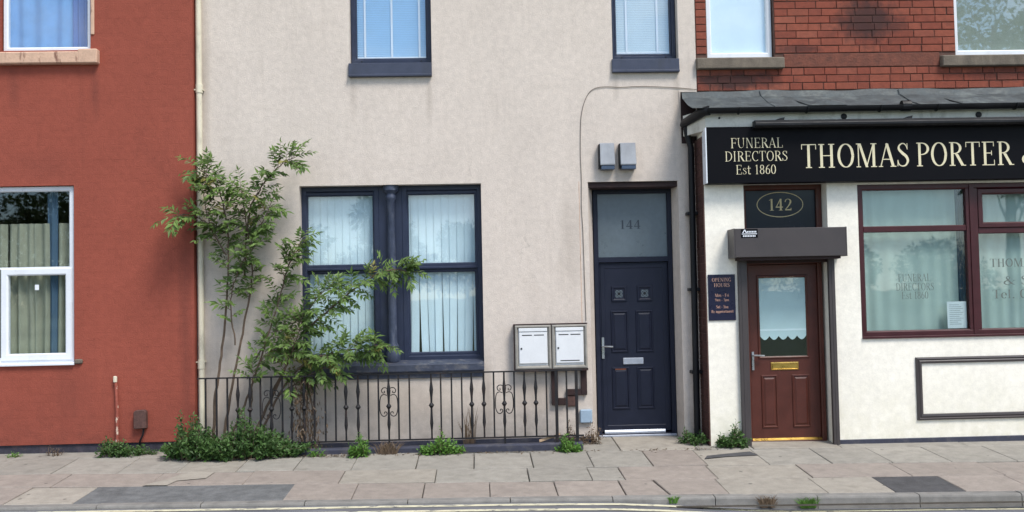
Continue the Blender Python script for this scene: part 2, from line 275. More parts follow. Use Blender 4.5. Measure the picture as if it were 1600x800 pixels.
# ------------------------------------------------------------------ mesh builder
ORIG = {}
def tag(o, label, cat, group=None):
    o['label'] = label; o['category'] = cat
    if group: o['group'] = group
    return o
def empty(name, loc, label=None, cat=None, group=None):
    o = bpy.data.objects.new(name, None); COL.objects.link(o); o.location = loc; o.empty_display_size = .1
    ORIG[o] = Vector(loc)
    if label: tag(o, label, cat, group)
    return o
class MB:
    def __init__(s): s.v = []; s.f = []
    def add(s, vs_, fs):
        k = len(s.v); s.v += [tuple(p) for p in vs_]; s.f += [tuple(i + k for i in f) for f in fs]; return s
    def box(s, x0, x1, y0, y1, z0, z1):
        return s.add([(x0, y0, z0), (x1, y0, z0), (x1, y1, z0), (x0, y1, z0), (x0, y0, z1), (x1, y0, z1), (x1, y1, z1), (x0, y1, z1)],
                     [(0, 3, 2, 1), (4, 5, 6, 7), (0, 1, 5, 4), (1, 2, 6, 5), (2, 3, 7, 6), (3, 0, 4, 7)])
    def hexa(s, p):  # 8 corners: bottom ring, top ring
        return s.add(p, [(0, 3, 2, 1), (4, 5, 6, 7), (0, 1, 5, 4), (1, 2, 6, 5), (2, 3, 7, 6), (3, 0, 4, 7)])
    def prism(s, poly, y0, y1):  # polygon in xz (counter-clockwise seen from -y)
        n = len(poly); k = [(x, y0, z) for x, z in poly] + [(x, y1, z) for x, z in poly]
        fs = [tuple(range(n)), tuple(range(2 * n - 1, n - 1, -1))]
        fs += [(i, i + n, (i + 1) % n + n, (i + 1) % n) for i in range(n)]
        return s.add(k, fs)
    def prism_x(s, poly, x0, x1):  # polygon in yz
        n = len(poly); k = [(x0, y, z) for y, z in poly] + [(x1, y, z) for y, z in poly]
        fs = [tuple(range(n)), tuple(range(2 * n - 1, n - 1, -1))]
        fs += [(i, i + n, (i + 1) % n + n, (i + 1) % n) for i in range(n)]
        return s.add(k, fs)
    def ring(s, x0, x1, z0, z1, prof, close=True):  # profile [(inset, y)...] mitred round a rectangle facing -y
        n = len(prof); vs_ = []
        for sx, sz in ((0, 0), (1, 0), (1, 1), (0, 1)):
            for ins, y in prof:
                vs_.append(((x0 + ins) if sx == 0 else (x1 - ins), y, (z0 + ins) if sz == 0 else (z1 - ins)))
        fs = []
        m = n if close else n - 1
        for c in range(4):
            d = (c + 1) % 4
            for i in range(m):
                j = (i + 1) % n; fs.append((c * n + i, d * n + i, d * n + j, c * n + j))
        return s.add(vs_, fs)
    def frame(s, x0, x1, z0, z1, w, yf, yb, ch=.01):
        return s.ring(x0, x1, z0, z1, [(0, yb), (0, yf + .004), (.004, yf), (w - ch, yf), (w, yf + ch), (w, yb)])
    def tube(s, pts, r, n=8, cap=True):
        pts = [Vector(p) for p in pts]; rs = r if hasattr(r, '__len__') else [r] * len(pts)
        vs_ = []; up = None
        for i, p in enumerate(pts):
            t = (pts[min(i + 1, len(pts) - 1)] - pts[max(i - 1, 0)]).normalized()
            if up is None: up = t.orthogonal().normalized()
            up = (up - t * up.dot(t)); up = up.normalized() if up.length > 1e-6 else t.orthogonal().normalized()
            b = t.cross(up)
            for k in range(n):
                a = 2 * math.pi * k / n; vs_.append(p + (up * math.cos(a) + b * math.sin(a)) * rs[i])
        fs = []
        for i in range(len(pts) - 1):
            for k in range(n):
                fs.append((i * n + k, i * n + (k + 1) % n, (i + 1) * n + (k + 1) % n, (i + 1) * n + k))
        if cap: fs += [tuple(range(n - 1, -1, -1)), tuple((len(pts) - 1) * n + k for k in range(n))]
        return s.add(vs_, fs)
    def lathe(s, x, y, prof, n=10):
        return s.tube([(x, y, z) for r, z in prof], [max(r, .0005) for r, z in prof], n)
    def build(s, name, mat, parent=None, label=None, cat=None, group=None, kind=None, bevel=0., smooth=False, origin=None):
        if parent is not None: L = ORIG[parent]
        elif origin is not None: L = Vector(origin)
        else:
            a = np.array(s.v); L = Vector(((a[:, 0].min() + a[:, 0].max()) / 2, (a[:, 1].min() + a[:, 1].max()) / 2, a[:, 2].min()))
        me = bpy.data.meshes.new(name); me.from_pydata([(p[0] - L.x, p[1] - L.y, p[2] - L.z) for p in s.v], [], s.f)
        bm = bmesh.new(); bm.from_mesh(me)
        if len(bm.faces) < 60000 and not kind == 'stuff': bmesh.ops.recalc_face_normals(bm, faces=bm.faces[:])
        if bevel:
            ed = [e for e in bm.edges if len(e.link_faces) == 2 and e.calc_face_angle(0) > .5]
            bmesh.ops.bevel(bm, geom=ed, offset=bevel, segments=1, affect='EDGES', clamp_overlap=True)
        bm.to_mesh(me); bm.free()
        if smooth:
            for p in me.polygons: p.use_smooth = True
            if hasattr(me, 'set_sharp_from_angle'): me.set_sharp_from_angle(angle=R(40))
        me.materials.append(mat)
        o = bpy.data.objects.new(name, me); COL.objects.link(o)
        if parent is not None: o.parent = parent
        else: o.location = L
        ORIG[o] = L
        if label: tag(o, label, cat, group)
        if kind: o['kind'] = kind
        return o
def smoothstep(a, b, x):
    t = min(1, max(0, (x - a) / (b - a))); return t * t * (3 - 2 * t)
def catmull(pts, per=8):
    P = [np.array(p, float) for p in pts]; P = [2 * P[0] - P[1]] + P + [2 * P[-1] - P[-2]]; out = []
    for i in range(1, len(P) - 2):
        for k in range(per):
            t = k / per
            out.append(.5 * (2 * P[i] + (P[i + 1] - P[i - 1]) * t + (2 * P[i - 1] - 5 * P[i] + 4 * P[i + 1] - P[i + 2]) * t * t + (3 * P[i] - P[i - 1] - 3 * P[i + 1] + P[i + 2]) * t ** 3))
    out.append(P[-2]); return out

# ------------------------------------------------------------------ serif lettering (flat print)
TH, TN, SE, SH, WT = .135, .042, .075, .036, 1.
def _rect(x0, y0, x1, y1): return [(x0, y0), (x1, y0), (x1, y1), (x0, y1)]
def _stem(x, y0, y1, w=None, top=True, bot=True):
    w = TH if w is None else w * (WT if w > .08 else 1)
    r = [_rect(x, y0, x + w, y1)]
    if bot: r.append(_rect(x - SE, y0, x + w + SE, y0 + SH))
    if top: r.append(_rect(x - SE, y1 - SH, x + w + SE, y1))
    return r
def _stroke(pts, wid=None, per=7, thick=None, thin=None):
    thick = TH if thick is None else thick; thin = TN if thin is None else thin
    if wid is not None: wid = [w_ * WT for w_ in wid]
    C = catmull(pts, per); n = len(C); out = []; L = []; Rr = []
    W = None
    if wid is not None: W = np.interp(np.linspace(0, len(wid) - 1, n), range(len(wid)), wid)
    for i in range(n):
        d = C[min(i + 1, n - 1)] - C[max(i - 1, 0)]; d = d / (np.hypot(*d) + 1e-9)
        w = W[i] if W is not None else thin + (thick - thin) * abs(d[1]) ** 1.6
        nn = np.array([-d[1], d[0]]) * w / 2
        L.append(C[i] + nn); Rr.append(C[i] - nn)
    for i in range(n - 1): out.append([tuple(Rr[i]), tuple(Rr[i + 1]), tuple(L[i + 1]), tuple(L[i])])
    return out
def _ell(cx, cy, rx, ry, a0=0, a1=360, n=10, **k):
    return _stroke([(cx + rx * math.cos(R(a0 + (a1 - a0) * i / n)), cy + ry * math.sin(R(a0 + (a1 - a0) * i / n))) for i in range(n + 1)], per=3, **k)
def _diag(x0, y0, x1, y1, w): return [[(x0 - w / 2, y0), (x0 + w / 2, y0), (x1 + w / 2, y1), (x1 - w / 2, y1)]]
def glyph(c):
    if c == 'I': return _stem(.12, 0, 1), .38
    if c == 'H': return _stem(.11, 0, 1) + _stem(.55, 0, 1) + [_rect(.2, .49, .6, .49 + TN)], .80
    if c == 'T': return _stem(.28, 0, 1, top=False) + [_rect(.02, 1 - TN, .67, 1), _rect(.02, .78, .05, 1), _rect(.64, .78, .67, 1)], .69
    if c == 'E': return _stem(.11, 0, 1) + [_rect(.2, 0, .6, TN), _rect(.2, 1 - TN, .58, 1), _rect(.2, .5, .48, .5 + TN), _rect(.57, 0, .6, .23), _rect(.55, .8, .58, 1), _rect(.45, .42, .48, .62)], .66
    if c == 'F': return _stem(.11, 0, 1) + [_rect(.2, 1 - TN, .57, 1), _rect(.2, .5, .48, .5 + TN), _rect(.54, .8, .57, 1), _rect(.45, .42, .48, .62)], .62
    if c == 'L': return _stem(.11, 0, 1) + [_rect(.2, 0, .6, TN), _rect(.57, 0, .6, .25)], .63
    if c == 'O': return _ell(.39, .5, .31, .485), .78
    if c == 'C': return _ell(.40, .5, .32, .485, 48, 312) + [_rect(.6, .72, .63, 1)], .70
    if c == 'G': return _ell(.40, .5, .32, .485, 48, 300) + [_rect(.6, .72, .63, 1)] + _stem(.53, .05, .42, .12, True, False), .78
    if c == 'D': return _stem(.11, 0, 1) + _ell(.26, .5, .42, .479, -90, 90), .78
    if c == 'P': return _stem(.11, 0, 1) + _ell(.27, .74, .28, .24, -90, 90) + [_rect(.2, .48, .3, .48 + TN), _rect(.2, .96, .3, 1)], .62
    if c == 'R': return _stem(.11, 0, 1) + _ell(.27, .75, .27, .23, -90, 90) + [_rect(.2, .5, .3, .5 + TN), _rect(.2, .96, .3, 1)] + _diag(.64, 0, .36, .5, .14) + [_rect(.56, 0, .78, SH)], .72
    if c == 'A': return _diag(.07, 0, .36, 1, TN + .01) + _diag(.63, 0, .36, .98, TH + .01) + [_rect(.17, .3, .52, .3 + TN), _rect(-.02, 0, .17, SH), _rect(.5, 0, .76, SH)], .74
    if c == 'M': return _stem(.1, 0, 1, TN + .01) + _stem(.74, 0, 1) + _diag(.49, 0, .18, 1, TH) + _diag(.47, 0, .79, 1, TN + .01), .98
    if c == 'N': return _stem(.12, 0, 1, TN + .01) + _stem(.62, 0, 1, TN + .01) + _diag(.63, 0, .16, 1, TH), .80
    if c == 'U': return _stem(.1, .3, 1, TH, True, False) + _stem(.6, .3, 1, TN + .01, True, False) + _stroke([(.17, .34), (.2, .12), (.38, .02), (.56, .12), (.62, .34)], [TH, .09, TN + .02, TN, TN + .01]), .78
    if c == 'S': return _stroke([(.47, .76), (.4, .92), (.27, .975), (.13, .89), (.11, .74), (.26, .57), (.42, .43), (.49, .25), (.4, .07), (.24, .025), (.1, .1), (.05, .28)], [.03, .05, .05, .08, .12, .14, .14, .12, .08, .05, .05, .03]) + [_rect(.46, .72, .49, .98), _rect(.03, .02, .06, .28)], .56
    if c == 'B': return _stem(.11, 0, 1) + _ell(.27, .76, .24, .22, -90, 90) + _ell(.27, .27, .3, .25, -90, 90), .66
    if c == '&': return _stroke([(.86, .5), (.7, .28), (.5, .08), (.28, .02), (.1, .12), (.08, .3), (.26, .48), (.46, .64), (.5, .84), (.38, .97), (.26, .85), (.32, .62), (.5, .34), (.72, .08), (.92, .03)], [.03, .04, .06, .07, .1, .12, .08, .06, .08, .05, .09, .13, .14, .1, .04]) + [_rect(.74, .48, .98, .52)], 1.0
    if c == '0': return _ell(.27, .5, .21, .48), .54
    if c == '1': return _stem(.2, 0, 1, .12, False) + _diag(.1, .86, .24, .98, .05), .46
    if c == '2': return _stroke([(.07, .72), (.14, .92), (.28, .97), (.42, .86), (.42, .66), (.3, .4), (.1, .1)], [.06, .06, .05, .1, .12, .08, .05]) + [_rect(.06, 0, .46, .1), _rect(.43, 0, .48, .2)], .54
    if c == '4': return _stem(.3, 0, 1, .12, False) + _diag(.05, .27, .34, .97, .05) + [_rect(.02, .24, .5, .33)], .54
    if c == '5': return [_rect(.14, .9, .45, 1), _rect(.12, .5, .16, 1)] + _stroke([(.14, .55), (.3, .62), (.44, .45), (.42, .15), (.22, .02), (.06, .08)], [.05, .07, .12, .12, .06, .06]), .54
    if c == '6': return _ell(.28, .3, .19, .28) + _stroke([(.1, .32), (.14, .64), (.3, .9), (.46, .98)], [.12, .12, .08, .04]), .54
    if c == '8': return _ell(.27, .75, .16, .22) + _ell(.27, .27, .19, .25), .54
    if c == '9': return _ell(.26, .7, .19, .28) + _stroke([(.44, .68), (.4, .36), (.24, .1), (.08, .02)], [.12, .12, .08, .04]), .54
    if c == 't': return _stem(.12, .06, .9, .11, False, False) + [_rect(.02, .62, .36, .67), _rect(.15, 0, .36, .07)], .36
    if c == 'l': return _stem(.1, 0, 1, .11, False), .32
    if c == 'i': return _stem(.1, 0, .66, .11, False) + [_rect(.1, .82, .21, .95)], .32
    if c == 'e': return _ell(.24, .33, .19, .32, 0, 320) + [_rect(.08, .36, .42, .4)], .48
    if c == 's':
        g, w = glyph('S'); return [[(x * .72, y * .68) for x, y in p] for p in g], .42
    if c == 'o': return _ell(.25, .33, .2, .32), .5
    if c == 'a': return _ell(.22, .25, .16, .23) + _stem(.34, 0, .5, .1, False, True) + _ell(.24, .48, .15, .18, 0, 160), .5
    if c in 'nu': return _stem(.1, 0, .66, .1, False) + _stem(.38, 0, .5, .1, False) + _ell(.27, .48, .15, .17, 0, 180), .58
    if c == 'm': return _stem(.1, 0, .66, .1, False) + _stem(.36, 0, .5, .1, False) + _stem(.62, 0, .5, .1, False) + [_rect(.1, .58, .7, .64)], .82
    if c == 'p': return _stem(.1, -.28, .66, .1, False) + _ell(.3, .33, .17, .3), .54
    if c == 'r': return _stem(.1, 0, .66, .1, False) + _diag(.2, .5, .34, .62, .07), .38
    if c == 'y': return _diag(.24, 0, .08, .66, .1) + _diag(.14, -.28, .42, .66, .05), .5
    if c == '-': return [_rect(.05, .3, .3, .38)], .35
    if c == '.': return [_rect(.08, 0, .2, .12)], .28
    return [], .32
def text_polys(txt, x, z, h, width=None, align='L', wt=1.):
    global TH, TN, WT
    TH, TN, WT = .135 * wt, .042 * max(.7, wt), wt
    out = []; adv = 0; items = []
    for c in txt:
        g, w = glyph(c); items.append((g, adv)); adv += w + .045
    adv -= .045
    sx = (width / adv) if width else h
    x0 = x - (adv * sx / 2 if align == 'C' else 0)
    for g, a in items:
        for p in g: out.append([(x0 + (a + px) * sx, z + py * h) for px, py in p])
    return out
def put_text(mb, polys, y, step=.00005):
    for i, p in enumerate(polys):   # each stroke its own hair's breadth of paint, never two faces in one plane
        yy = y - .0006 - step * (i % 12)
        A = sum(p[k][0] * p[(k + 1) % 4][1] - p[(k + 1) % 4][0] * p[k][1] for k in range(4))
        if A < 0: p = p[::-1]
        mb.add([(a, yy, b) for a, b in p], [(0, 1, 2, 3)])

# ------------------------------------------------------------------ ground heights
def zp(x, y): return -.008 * x + .055 * y
def r01(x): return -.47 - .02 * x
def r12(x): return -1.2 - .022 * x
def r23(x): return -1.74 - .025 * x
def kb(x): return -2.295 - (.03 if x > 0 else .012) * x
def kf(x): return kb(x) - .115
def zroad(x): return zp(x, kf(x)) - .025 - .085 * smoothstep(.9, 2.9, x)

# ================================================================== SETTING
mb = MB(); xs = [-300, -60, -30, -15] + [-9 + .5 * i for i in range(45)] + [20, 30, 60, 300]
def clampx(x): return max(-20, min(20, x))
for x in xs:
    for k, y in enumerate((kf(clampx(x)) + .05, kf(clampx(x)) - .6, -9.5, -10.2)):
        z = zroad(clampx(x)) - (0, .0, -.03, -.02)[k]
        mb.v.append((x, y, z))
for i in range(len(xs) - 1):
    for k in range(3): mb.f.append((i * 4 + k, i * 4 + k + 1, (i + 1) * 4 + k + 1, (i + 1) * 4 + k))
road = mb.build('road', ROADM, kind='structure', origin=(0, -6, 0))
g = MB().box(-600, 600, -600, 600, -1.4, -1.2).build('ground', GRASSG, kind='structure', origin=(0, 0, -1.2))
mb = MB(); 
for x in (-300, -20, 0, 20, 300):
    z = zroad(clampx(x)); mb.v += [(x, -10.15, z - .3), (x, -10.15, z + .12), (x, -12.4, z + .16), (x, -80, z + .8)]
for i in range(4):
    for k in range(3): mb.f.append((i * 4 + k, i * 4 + k + 1, (i + 1) * 4 + k + 1, (i + 1) * 4 + k))
mb.build('grass_verge', GRASSG, kind='structure', origin=(0, -12, 0))
for nm, off, w in (('road_marking', .06, .075), ('road_marking', .26, .075)):
    mb = MB()
    px = [-20 + .4 * i for i in range(101)]
    for i, x in enumerate(px):
        y = kf(x) - off; j = .004 * math.sin(x * 5.1) + .003 * math.sin(x * 13)
        mb.v += [(x, y + j, zroad(x) + .004), (x, y - w + j, zroad(x) + .004)]
    for i in range(len(px) - 1): mb.f.append((2 * i, 2 * i + 1, 2 * i + 3, 2 * i + 2))
    mb.build(nm, LINEM, kind='structure', origin=(0, -2.5, 0))
# pavement bed with every paving slab on it
mb = MB()
for x in xs:
    cx = clampx(x); mb.v += [(x, 1.2, zp(cx, .3) - .022), (x, kb(cx) - .03, zp(cx, kb(cx)) - .022)]
for i in range(len(xs) - 1): mb.f.append((2 * i, 2 * i + 1, 2 * i + 3, 2 * i + 2))
pav = mb.build('pavement', JOINT, kind='structure', origin=(0, -1.2, -.06))
def slab(name, xa, xb, ya, yb, mat, parent=None, gap=.008, tilt=.004, ska=0., skb=0.):
    """quad slab between joints xa..xb and edge curves ya (wall side) .. yb (road side)"""
    parent = parent or pav; gy = .013 if gap > .005 else gap
    xa += gap / 2; xb -= gap / 2
    c = [(xa, yb(xa) + gy), (xb, yb(xb) + gy), (xb + skb, ya(xb) - gy), (xa + ska, ya(xa) - gy)]
    c = [(x + random.uniform(-.002, .002), y + random.uniform(-.004, .004)) for x, y in c]
    dz = random.uniform(-tilt, tilt); tx = random.uniform(-tilt, tilt); ty = random.uniform(-tilt, tilt)
    cx = (xa + xb) / 2; cy = (c[0][1] + c[2][1]) / 2; e = .006
    def zt(x, y): return zp(x, y) + dz + tx * (x - cx) * 2 + ty * (y - cy) * 2
    ins = []
    for (x, y) in c:
        d = Vector((cx - x, cy - y)); ins.append((x + math.copysign(e, d.x), y + math.copysign(e, d.y)))
    v = [(x, y, zt(x, y) - .05) for x, y in c] + [(x, y, zt(x, y) - .006) for x, y in c] + [(x, y, zt(x, y)) for x, y in ins]
    f = [(8, 9, 10, 11)] + [(k + o, (k + 1) % 4 + o, (k + 1) % 4 + o + 4, k + o + 4) for o in (0, 4) for k in range(4)]
    return MB().add(v, f).build(name, mat, parent)
row1 = [-5.0 - .62 * k for k in range(6, 0, -1)] + [-5.0, -4.38, -3.71, -3.1, -2.5, -1.92, -1.33, -.67, -.07, .54, 1.16, 1.77, 2.33, 2.97, 3.62, 4.24, 4.86, 5.54, 6.16, 6.8, 7.4, 8.0]
m1 = {1.77: PINKS, 2.33: BEIGES, -3.1: BEIGES}
for a, b in zip(row1, row1[1:]): slab('paving_slab', a, b, r01, r12, m1.get(a, GREYS))
row2 = [-8.7, -7.8, -6.9, -5.97, -5.05, -4.14, -3.22, -2.3, -1.38, -.45, .47, 1.08, 1.4, 2.3, 3.22, 4.19, 5.1, 6.02, 6.94, 8.0]
m2 = {-5.05: PINKS, -4.14: PINKS, -3.22: PINKS, -2.3: PINKS, 1.4: PINKS, 2.3: BEIGES, 3.22: PINKS, 4.19: PINKS, 5.1: PINKS, -1.38: BEIGES}
for a, b in zip(row2, row2[1:]): slab('paving_slab', a, b, r12, r23, m2.get(a, GREYS))
row3 = [-8.7, -7.4, -6.15, -5.53, -4.9, -4.3, -3.68, None, -1.8, -1.18, -.54, .08, .7, 1.32, None, 2.26, 3.16, 3.78, None, 4.42, 5.07, 5.7, 6.4, 8.0]
m3 = {-4.9: PINKS, -4.3: BEIGES, 2.26: BEIGES, 3.16: BEIGES, 5.7: BEIGES}
for a, b in zip(row3, row3[1:]):
    if a is not None and b is not None: slab('paving_slab', a, b, r23, kb, m3.get(a, PINKS))
slab('tarmac_patch', -3.68, -1.8, r23, kb, TARM, gap=.002, ska=.0, skb=.07)
slab('tarmac_patch', 3.78, 4.42, r23, kb, TARD, gap=.002)
slab('paving_slab', 1.32, 1.72, r23, kb, PINKS, skb=-.07); slab('paving_slab', 1.72, 2.26, r23, kb, PINKS, ska=-.06)
# the strip between first row and the walls
def wall_l(x): return .02
for a, b, ya, m in ((-8.7, -6.2, -.08, GREYS), (-6.2, -4.7, -.08, GREYS), (-4.7, -3.2, -.08, GREYS), (-3.2, -2.1, -.38, JOINT), (-2.1, -.6, -.44, GREYS), (-.6, 1.12, -.44, GREYS),
                 (1.12, 1.55, .3, GREYS), (1.55, 2.4, .3, BEIGES), (2.4, 2.62, .0, GREYS), (2.62, 3.02, -.33, GREYS), (3.02, 4.0, -.1, BEIGES), (4.0, 5.4, -.33, GREYS), (5.4, 8.0, -.33, GREYS)):
    slab('concrete_strip', a, b, (lambda q: (lambda x: q))(ya), r01, m, tilt=.002)
MB().add([(x, y, zp(x, y) + .006) for x, y in ((2.36, -.98), (2.62, -.9), (2.97, -.86), (2.93, -.68), (2.66, -.76), (2.42, -.84))], [(0, 1, 2, 3, 4, 5)]).build('tarmac_patch', TARD, pav)
MB().add([(x, y, zp(x, y) + .006) for x, y in ((-3.27, -1.66), (-3.02, -1.67), (-2.98, -1.5), (-2.72, -1.42), (-2.70, -1.17), (-2.86, -1.13), (-3.02, -1.22), (-3.08, -1.42))], [tuple(range(8))]).build('mortar_repair', BEIGES, pav)
# kerb
kerb = MB().add([(x, kb(x) - dy, zp(x, kb(x)) - .05) for x in (-20, 20) for dy in (.03, .1)], [(0, 1, 3, 2)]).build('kerb', JOINT, kind='structure', origin=(0, -2.3, -.1))
kx = [-.66 + .92 * k for k in range(-9, 10)]
for a, b in zip(kx, kx[1:]):
    a2, b2 = a + .004, b - .004; seg = 4; mbk = MB(); rows = []
    dz = random.uniform(-.003, .003)
    for i in range(seg + 1):
        x = a2 + (b2 - a2) * i / seg; zt = zp(x, kb(x)) + dz; zb = zroad(x) - .08
        rows.append([(x, kb(x) - .004, zt - .1), (x, kb(x) - .004, zt), (x, kf(x) + .022, zt - .001), (x, kf(x) + .006, zt - .008), (x, kf(x), zt - .022), (x, kf(x) - .004, zb)])
    n = 6; mbk.v = [p for r in rows for p in r]
    for i in range(seg):
        for k in range(n - 1): mbk.f.append((i * n + k, (i + 1) * n + k, (i + 1) * n + k + 1, i * n + k + 1))
    mbk.f += [tuple(range(n)), tuple(seg * n + k for k in reversed(range(n)))]
    mbk.build('kerb_stone', KERBM, kerb)
v = [(2.36, -2.42, 0), (2.5, -2.47, 0), (2.62, -2.455, 0), (2.7, -2.40, 0), (2.6, -2.37, 0), (2.46, -2.36, 0)]
MB().add([(x, kf(x) + (y + 2.42) - .02 if False else y, zp(x, y) + .004 - (.03 if y < -2.44 else 0)) for x, y, _ in v], [tuple(range(6))]).build('mortar_chip', BEIGES, kerb)

# ================================================================== HOUSES
def wall(name, x0, x1, z0, z1, yf, yb, ops, mat, parent):
    """wall sheet with real openings; an opening is (x0,x1,z0,z1[, inner x0,x1,z1]) and gets its own reveals"""
    X = sorted(set([x0, x1] + [o[0] for o in ops] + [o[1] for o in ops])); Z = sorted(set([z0, z1] + [o[2] for o in ops] + [o[3] for o in ops]))
    mb = MB()
    def grid(y, flip):
        idx = {}
        for i, x in enumerate(X):
            for k, z in enumerate(Z): idx[i, k] = len(mb.v); mb.v.append((x, y, z))
        for i in range(len(X) - 1):
            for k in range(len(Z) - 1):
                cx, cz = (X[i] + X[i + 1]) / 2, (Z[k] + Z[k + 1]) / 2
                if any(o[0] < cx < o[1] and o[2] < cz < o[3] for o in ops): continue
                f = (idx[i, k], idx[i + 1, k], idx[i + 1, k + 1], idx[i, k + 1]); mb.f.append(f[::-1] if flip else f)
    grid(yf, False)
    for o in ops:
        a0, a1, c0, c1 = o[:4]; b0, b1, d1 = (o[4:7] if len(o) > 4 else (a0, a1, c1))
        mb.add([(a0, yf, c0), (a1, yf, c0), (a1, yf, c1), (a0, yf, c1), (b0, yb, c0), (b1, yb, c0), (b1, yb, d1), (b0, yb, d1)],
               [(0, 4, 5, 1), (1, 5, 6, 2), (2, 6, 7, 3), (3, 7, 4, 0)])
    mb.add([(x0, yf, z0), (x1, yf, z0), (x1, yf, z1), (x0, yf, z1), (x0, yb, z0), (x1, yb, z0), (x1, yb, z1), (x0, yb, z1)], [(0, 4, 7, 3), (1, 2, 6, 5), (2, 3, 7, 6)])
    L = ORIG[parent]
    me = bpy.data.meshes.new(name); me.from_pydata([(p[0] - L.x, p[1] - L.y, p[2] - L.z) for p in mb.v], [], mb.f); me.materials.append(mat)
    o = bpy.data.objects.new(name, me); COL.objects.link(o); o.parent = parent; ORIG[o] = L; return o
def room(x0, x1, y0, y1, z0, z1, mid, parent):
    mb = MB(); v = [(x0, y0, z0), (x1, y0, z0), (x1, y1, z0), (x0, y1, z0), (x0, y0, z1), (x1, y0, z1), (x1, y1, z1), (x0, y1, z1)]
    mb.add(v, [(0, 1, 2, 3), (4, 7, 6, 5), (1, 5, 6, 2), (2, 6, 7, 3), (3, 7, 4, 0)])
    if mid: mb.box(x0, x1, y0, y1, mid - .1, mid)
    return mb.build('interior', ROOM, parent)
def pane(x0, x1, z0, z1, y, parent, mat=None): return MB().box(x0, x1, y, y + .006, z0, z1).build('pane', mat or GLASS, parent)
def roof(x0, x1, parent, z=7.0):
    return MB().prism_x([(-.5, z - .05), (-.5, z + .02), (4.5, z + 2.6), (4.5, z + 2.5)], x0, x1).build('roof', SLATE, parent)

# ---------------- red house
red = empty('red_house', (-6, -.12, 0), 'terraced house painted brick red with white framed windows', 'house')
wall('wall', -9.5, -3.2, .13, 7, -.12, .3, [(-6.35, -4.535, 1.03, 3.035), (-5.36, -4.345, 4.57, 6.2)], REDR, red)
MB().box(-9.5, -3.22, -.10, .3, -.3, .128).build('plinth', PLINTHB, red)
room(-9.4, -3.3, .3, 2.8, 0, 6.9, 3.6, red); roof(-9.5, -3.2, red)
w = MB().frame(-6.33, -4.555, 1.045, 3.03, .055, -.075, -.0, .012)
w.box(-6.28, -4.60, -.070, -.01, 2.095, 2.12); w.build('window', UPVC, red)
win = [c for c in red.children if c.name.startswith('window')][-1]
MB().frame(-5.36, -4.575, 1.07, 2.10, .075, -.088, -.02, .014).build('sash', UPVC, win)
MB().frame(-6.31, -5.40, 1.07, 2.10, .075, -.0885, -.02, .014).build('sash', UPVC, win)
MB().box(-5.0, -4.955, -.052, -.0505, 1.86, 1.92).build('sticker', PAPER, win); pane(-6.27, -4.61, 2.118, 2.975, -.04, win, GLASSL); pane(-5.29, -4.65, 1.14, 2.03, -.05, win, GLASSL); pane(-6.24, -5.47, 1.14, 2.03, -.05, win, GLASSL)
MB().prism_x([(-.155, 1.012), (-.155, 1.036), (-.03, 1.05), (-.03, 1.005)], -6.4, -4.53).build('sill', UPVC, win, bevel=.003)
MB().box(-4.528, -4.44, -.15, -.1, 1.022, 1.075).build('sill_stub', STONE, win, bevel=.012)
w = MB().frame(-5.345, -4.355, 4.58, 6.19, .05, -.06, .0, .012).build('window', UPVC, red)
pane(-5.30, -4.40, 4.625, 6.15, -.03, w, GLASSL)
s_ = MB().box(-5.75, -4.245, -.2, -.09, 4.41, 4.545); s_.box(-4.46, -4.243, -.203, -.085, 4.408, 4.572); s_.build('sill', CREAMS, w, bevel=.012)
MB().box(-5.34, -4.37, -.125, -.05, 4.545, 4.575).build('sill_top', REDR, w)
MB().box(-4.338, -4.30, -.135, -.09, 4.75, 6.3).build('reveal_trim', CREAMS, w, bevel=.006); MB().box(-5.44, -5.40, -.135, -.09, 4.72, 6.3).build('reveal_trim', CREAMS, w, bevel=.006)

# ---------------- cream rendered house (144)
cr_h = empty('cream_house', (0, 0, 0), 'cream rendered terraced house with navy windows and door, number 144', 'house')
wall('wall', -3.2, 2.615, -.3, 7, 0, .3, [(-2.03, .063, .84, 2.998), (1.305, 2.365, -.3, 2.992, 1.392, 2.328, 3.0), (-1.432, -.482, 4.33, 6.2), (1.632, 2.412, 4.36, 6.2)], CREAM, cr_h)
room(-3.1, 2.56, .3, 2.8, -.04, 6.9, 3.6, cr_h); roof(-3.2, 2.615, cr_h)
MB().box(-3.18, 1.28, -.03, .0, -.3, .05).build('plinth', PLINTH, cr_h)
# ground floor double sash window
w = MB(); w.frame(-2.035, -1.135, .95, 3.0, .062, .13, .22, .01); w.frame(-.865, .068, .95, 3.0, .062, .13, .22, .01)
w.build('window', NAVY, cr_h)
win = [c for c in cr_h.children if c.name.startswith('window')][-1]
for a, b in ((-2.005, -1.165), (-.835, .025)):
    MB().frame(a, b, 2.045, 2.935, .045, .15, .20, .012).build('sash', NAVY, win)
    MB().frame(a, b, 1.0, 2.03, .05, .175, .225, .012).build('sash', NAVY, win)
    pane(a + .04, b - .04, 2.085, 2.9, .178, win, GLASSL); pane(a + .045, b - .045, 1.04, 1.985, .2, win, GLASSL)
    MB().box(a, b, .135, .2, 2.02, 2.05).build('meeting_rail', NAVY, win, bevel=.006)
cl = MB(); cl.box(-1.14, -.86, .135, .22, .95, 3.0)
cl.build('mullion', NAVY, win, bevel=.006)
cl = MB(); cl.lathe(-.99, .1, [(.075, .95), (.085, .97), (.085, 1.05), (.06, 1.1), (.07, 1.13), (.052, 1.17), (.048, 1.9), (.045, 2.82), (.06, 2.84), (.06, 2.87), (.05, 2.9), (.09, 2.94), (.09, 3.0)], 16)
cl.build('column', M('chalky_column_paint', srgb(64, 72, 92), .5, .3, 12, .2, 50, dirt=srgb(112, 118, 132), dirt_amt=.6, dirt_scale=(8, 8, 2)), win, smooth=True)
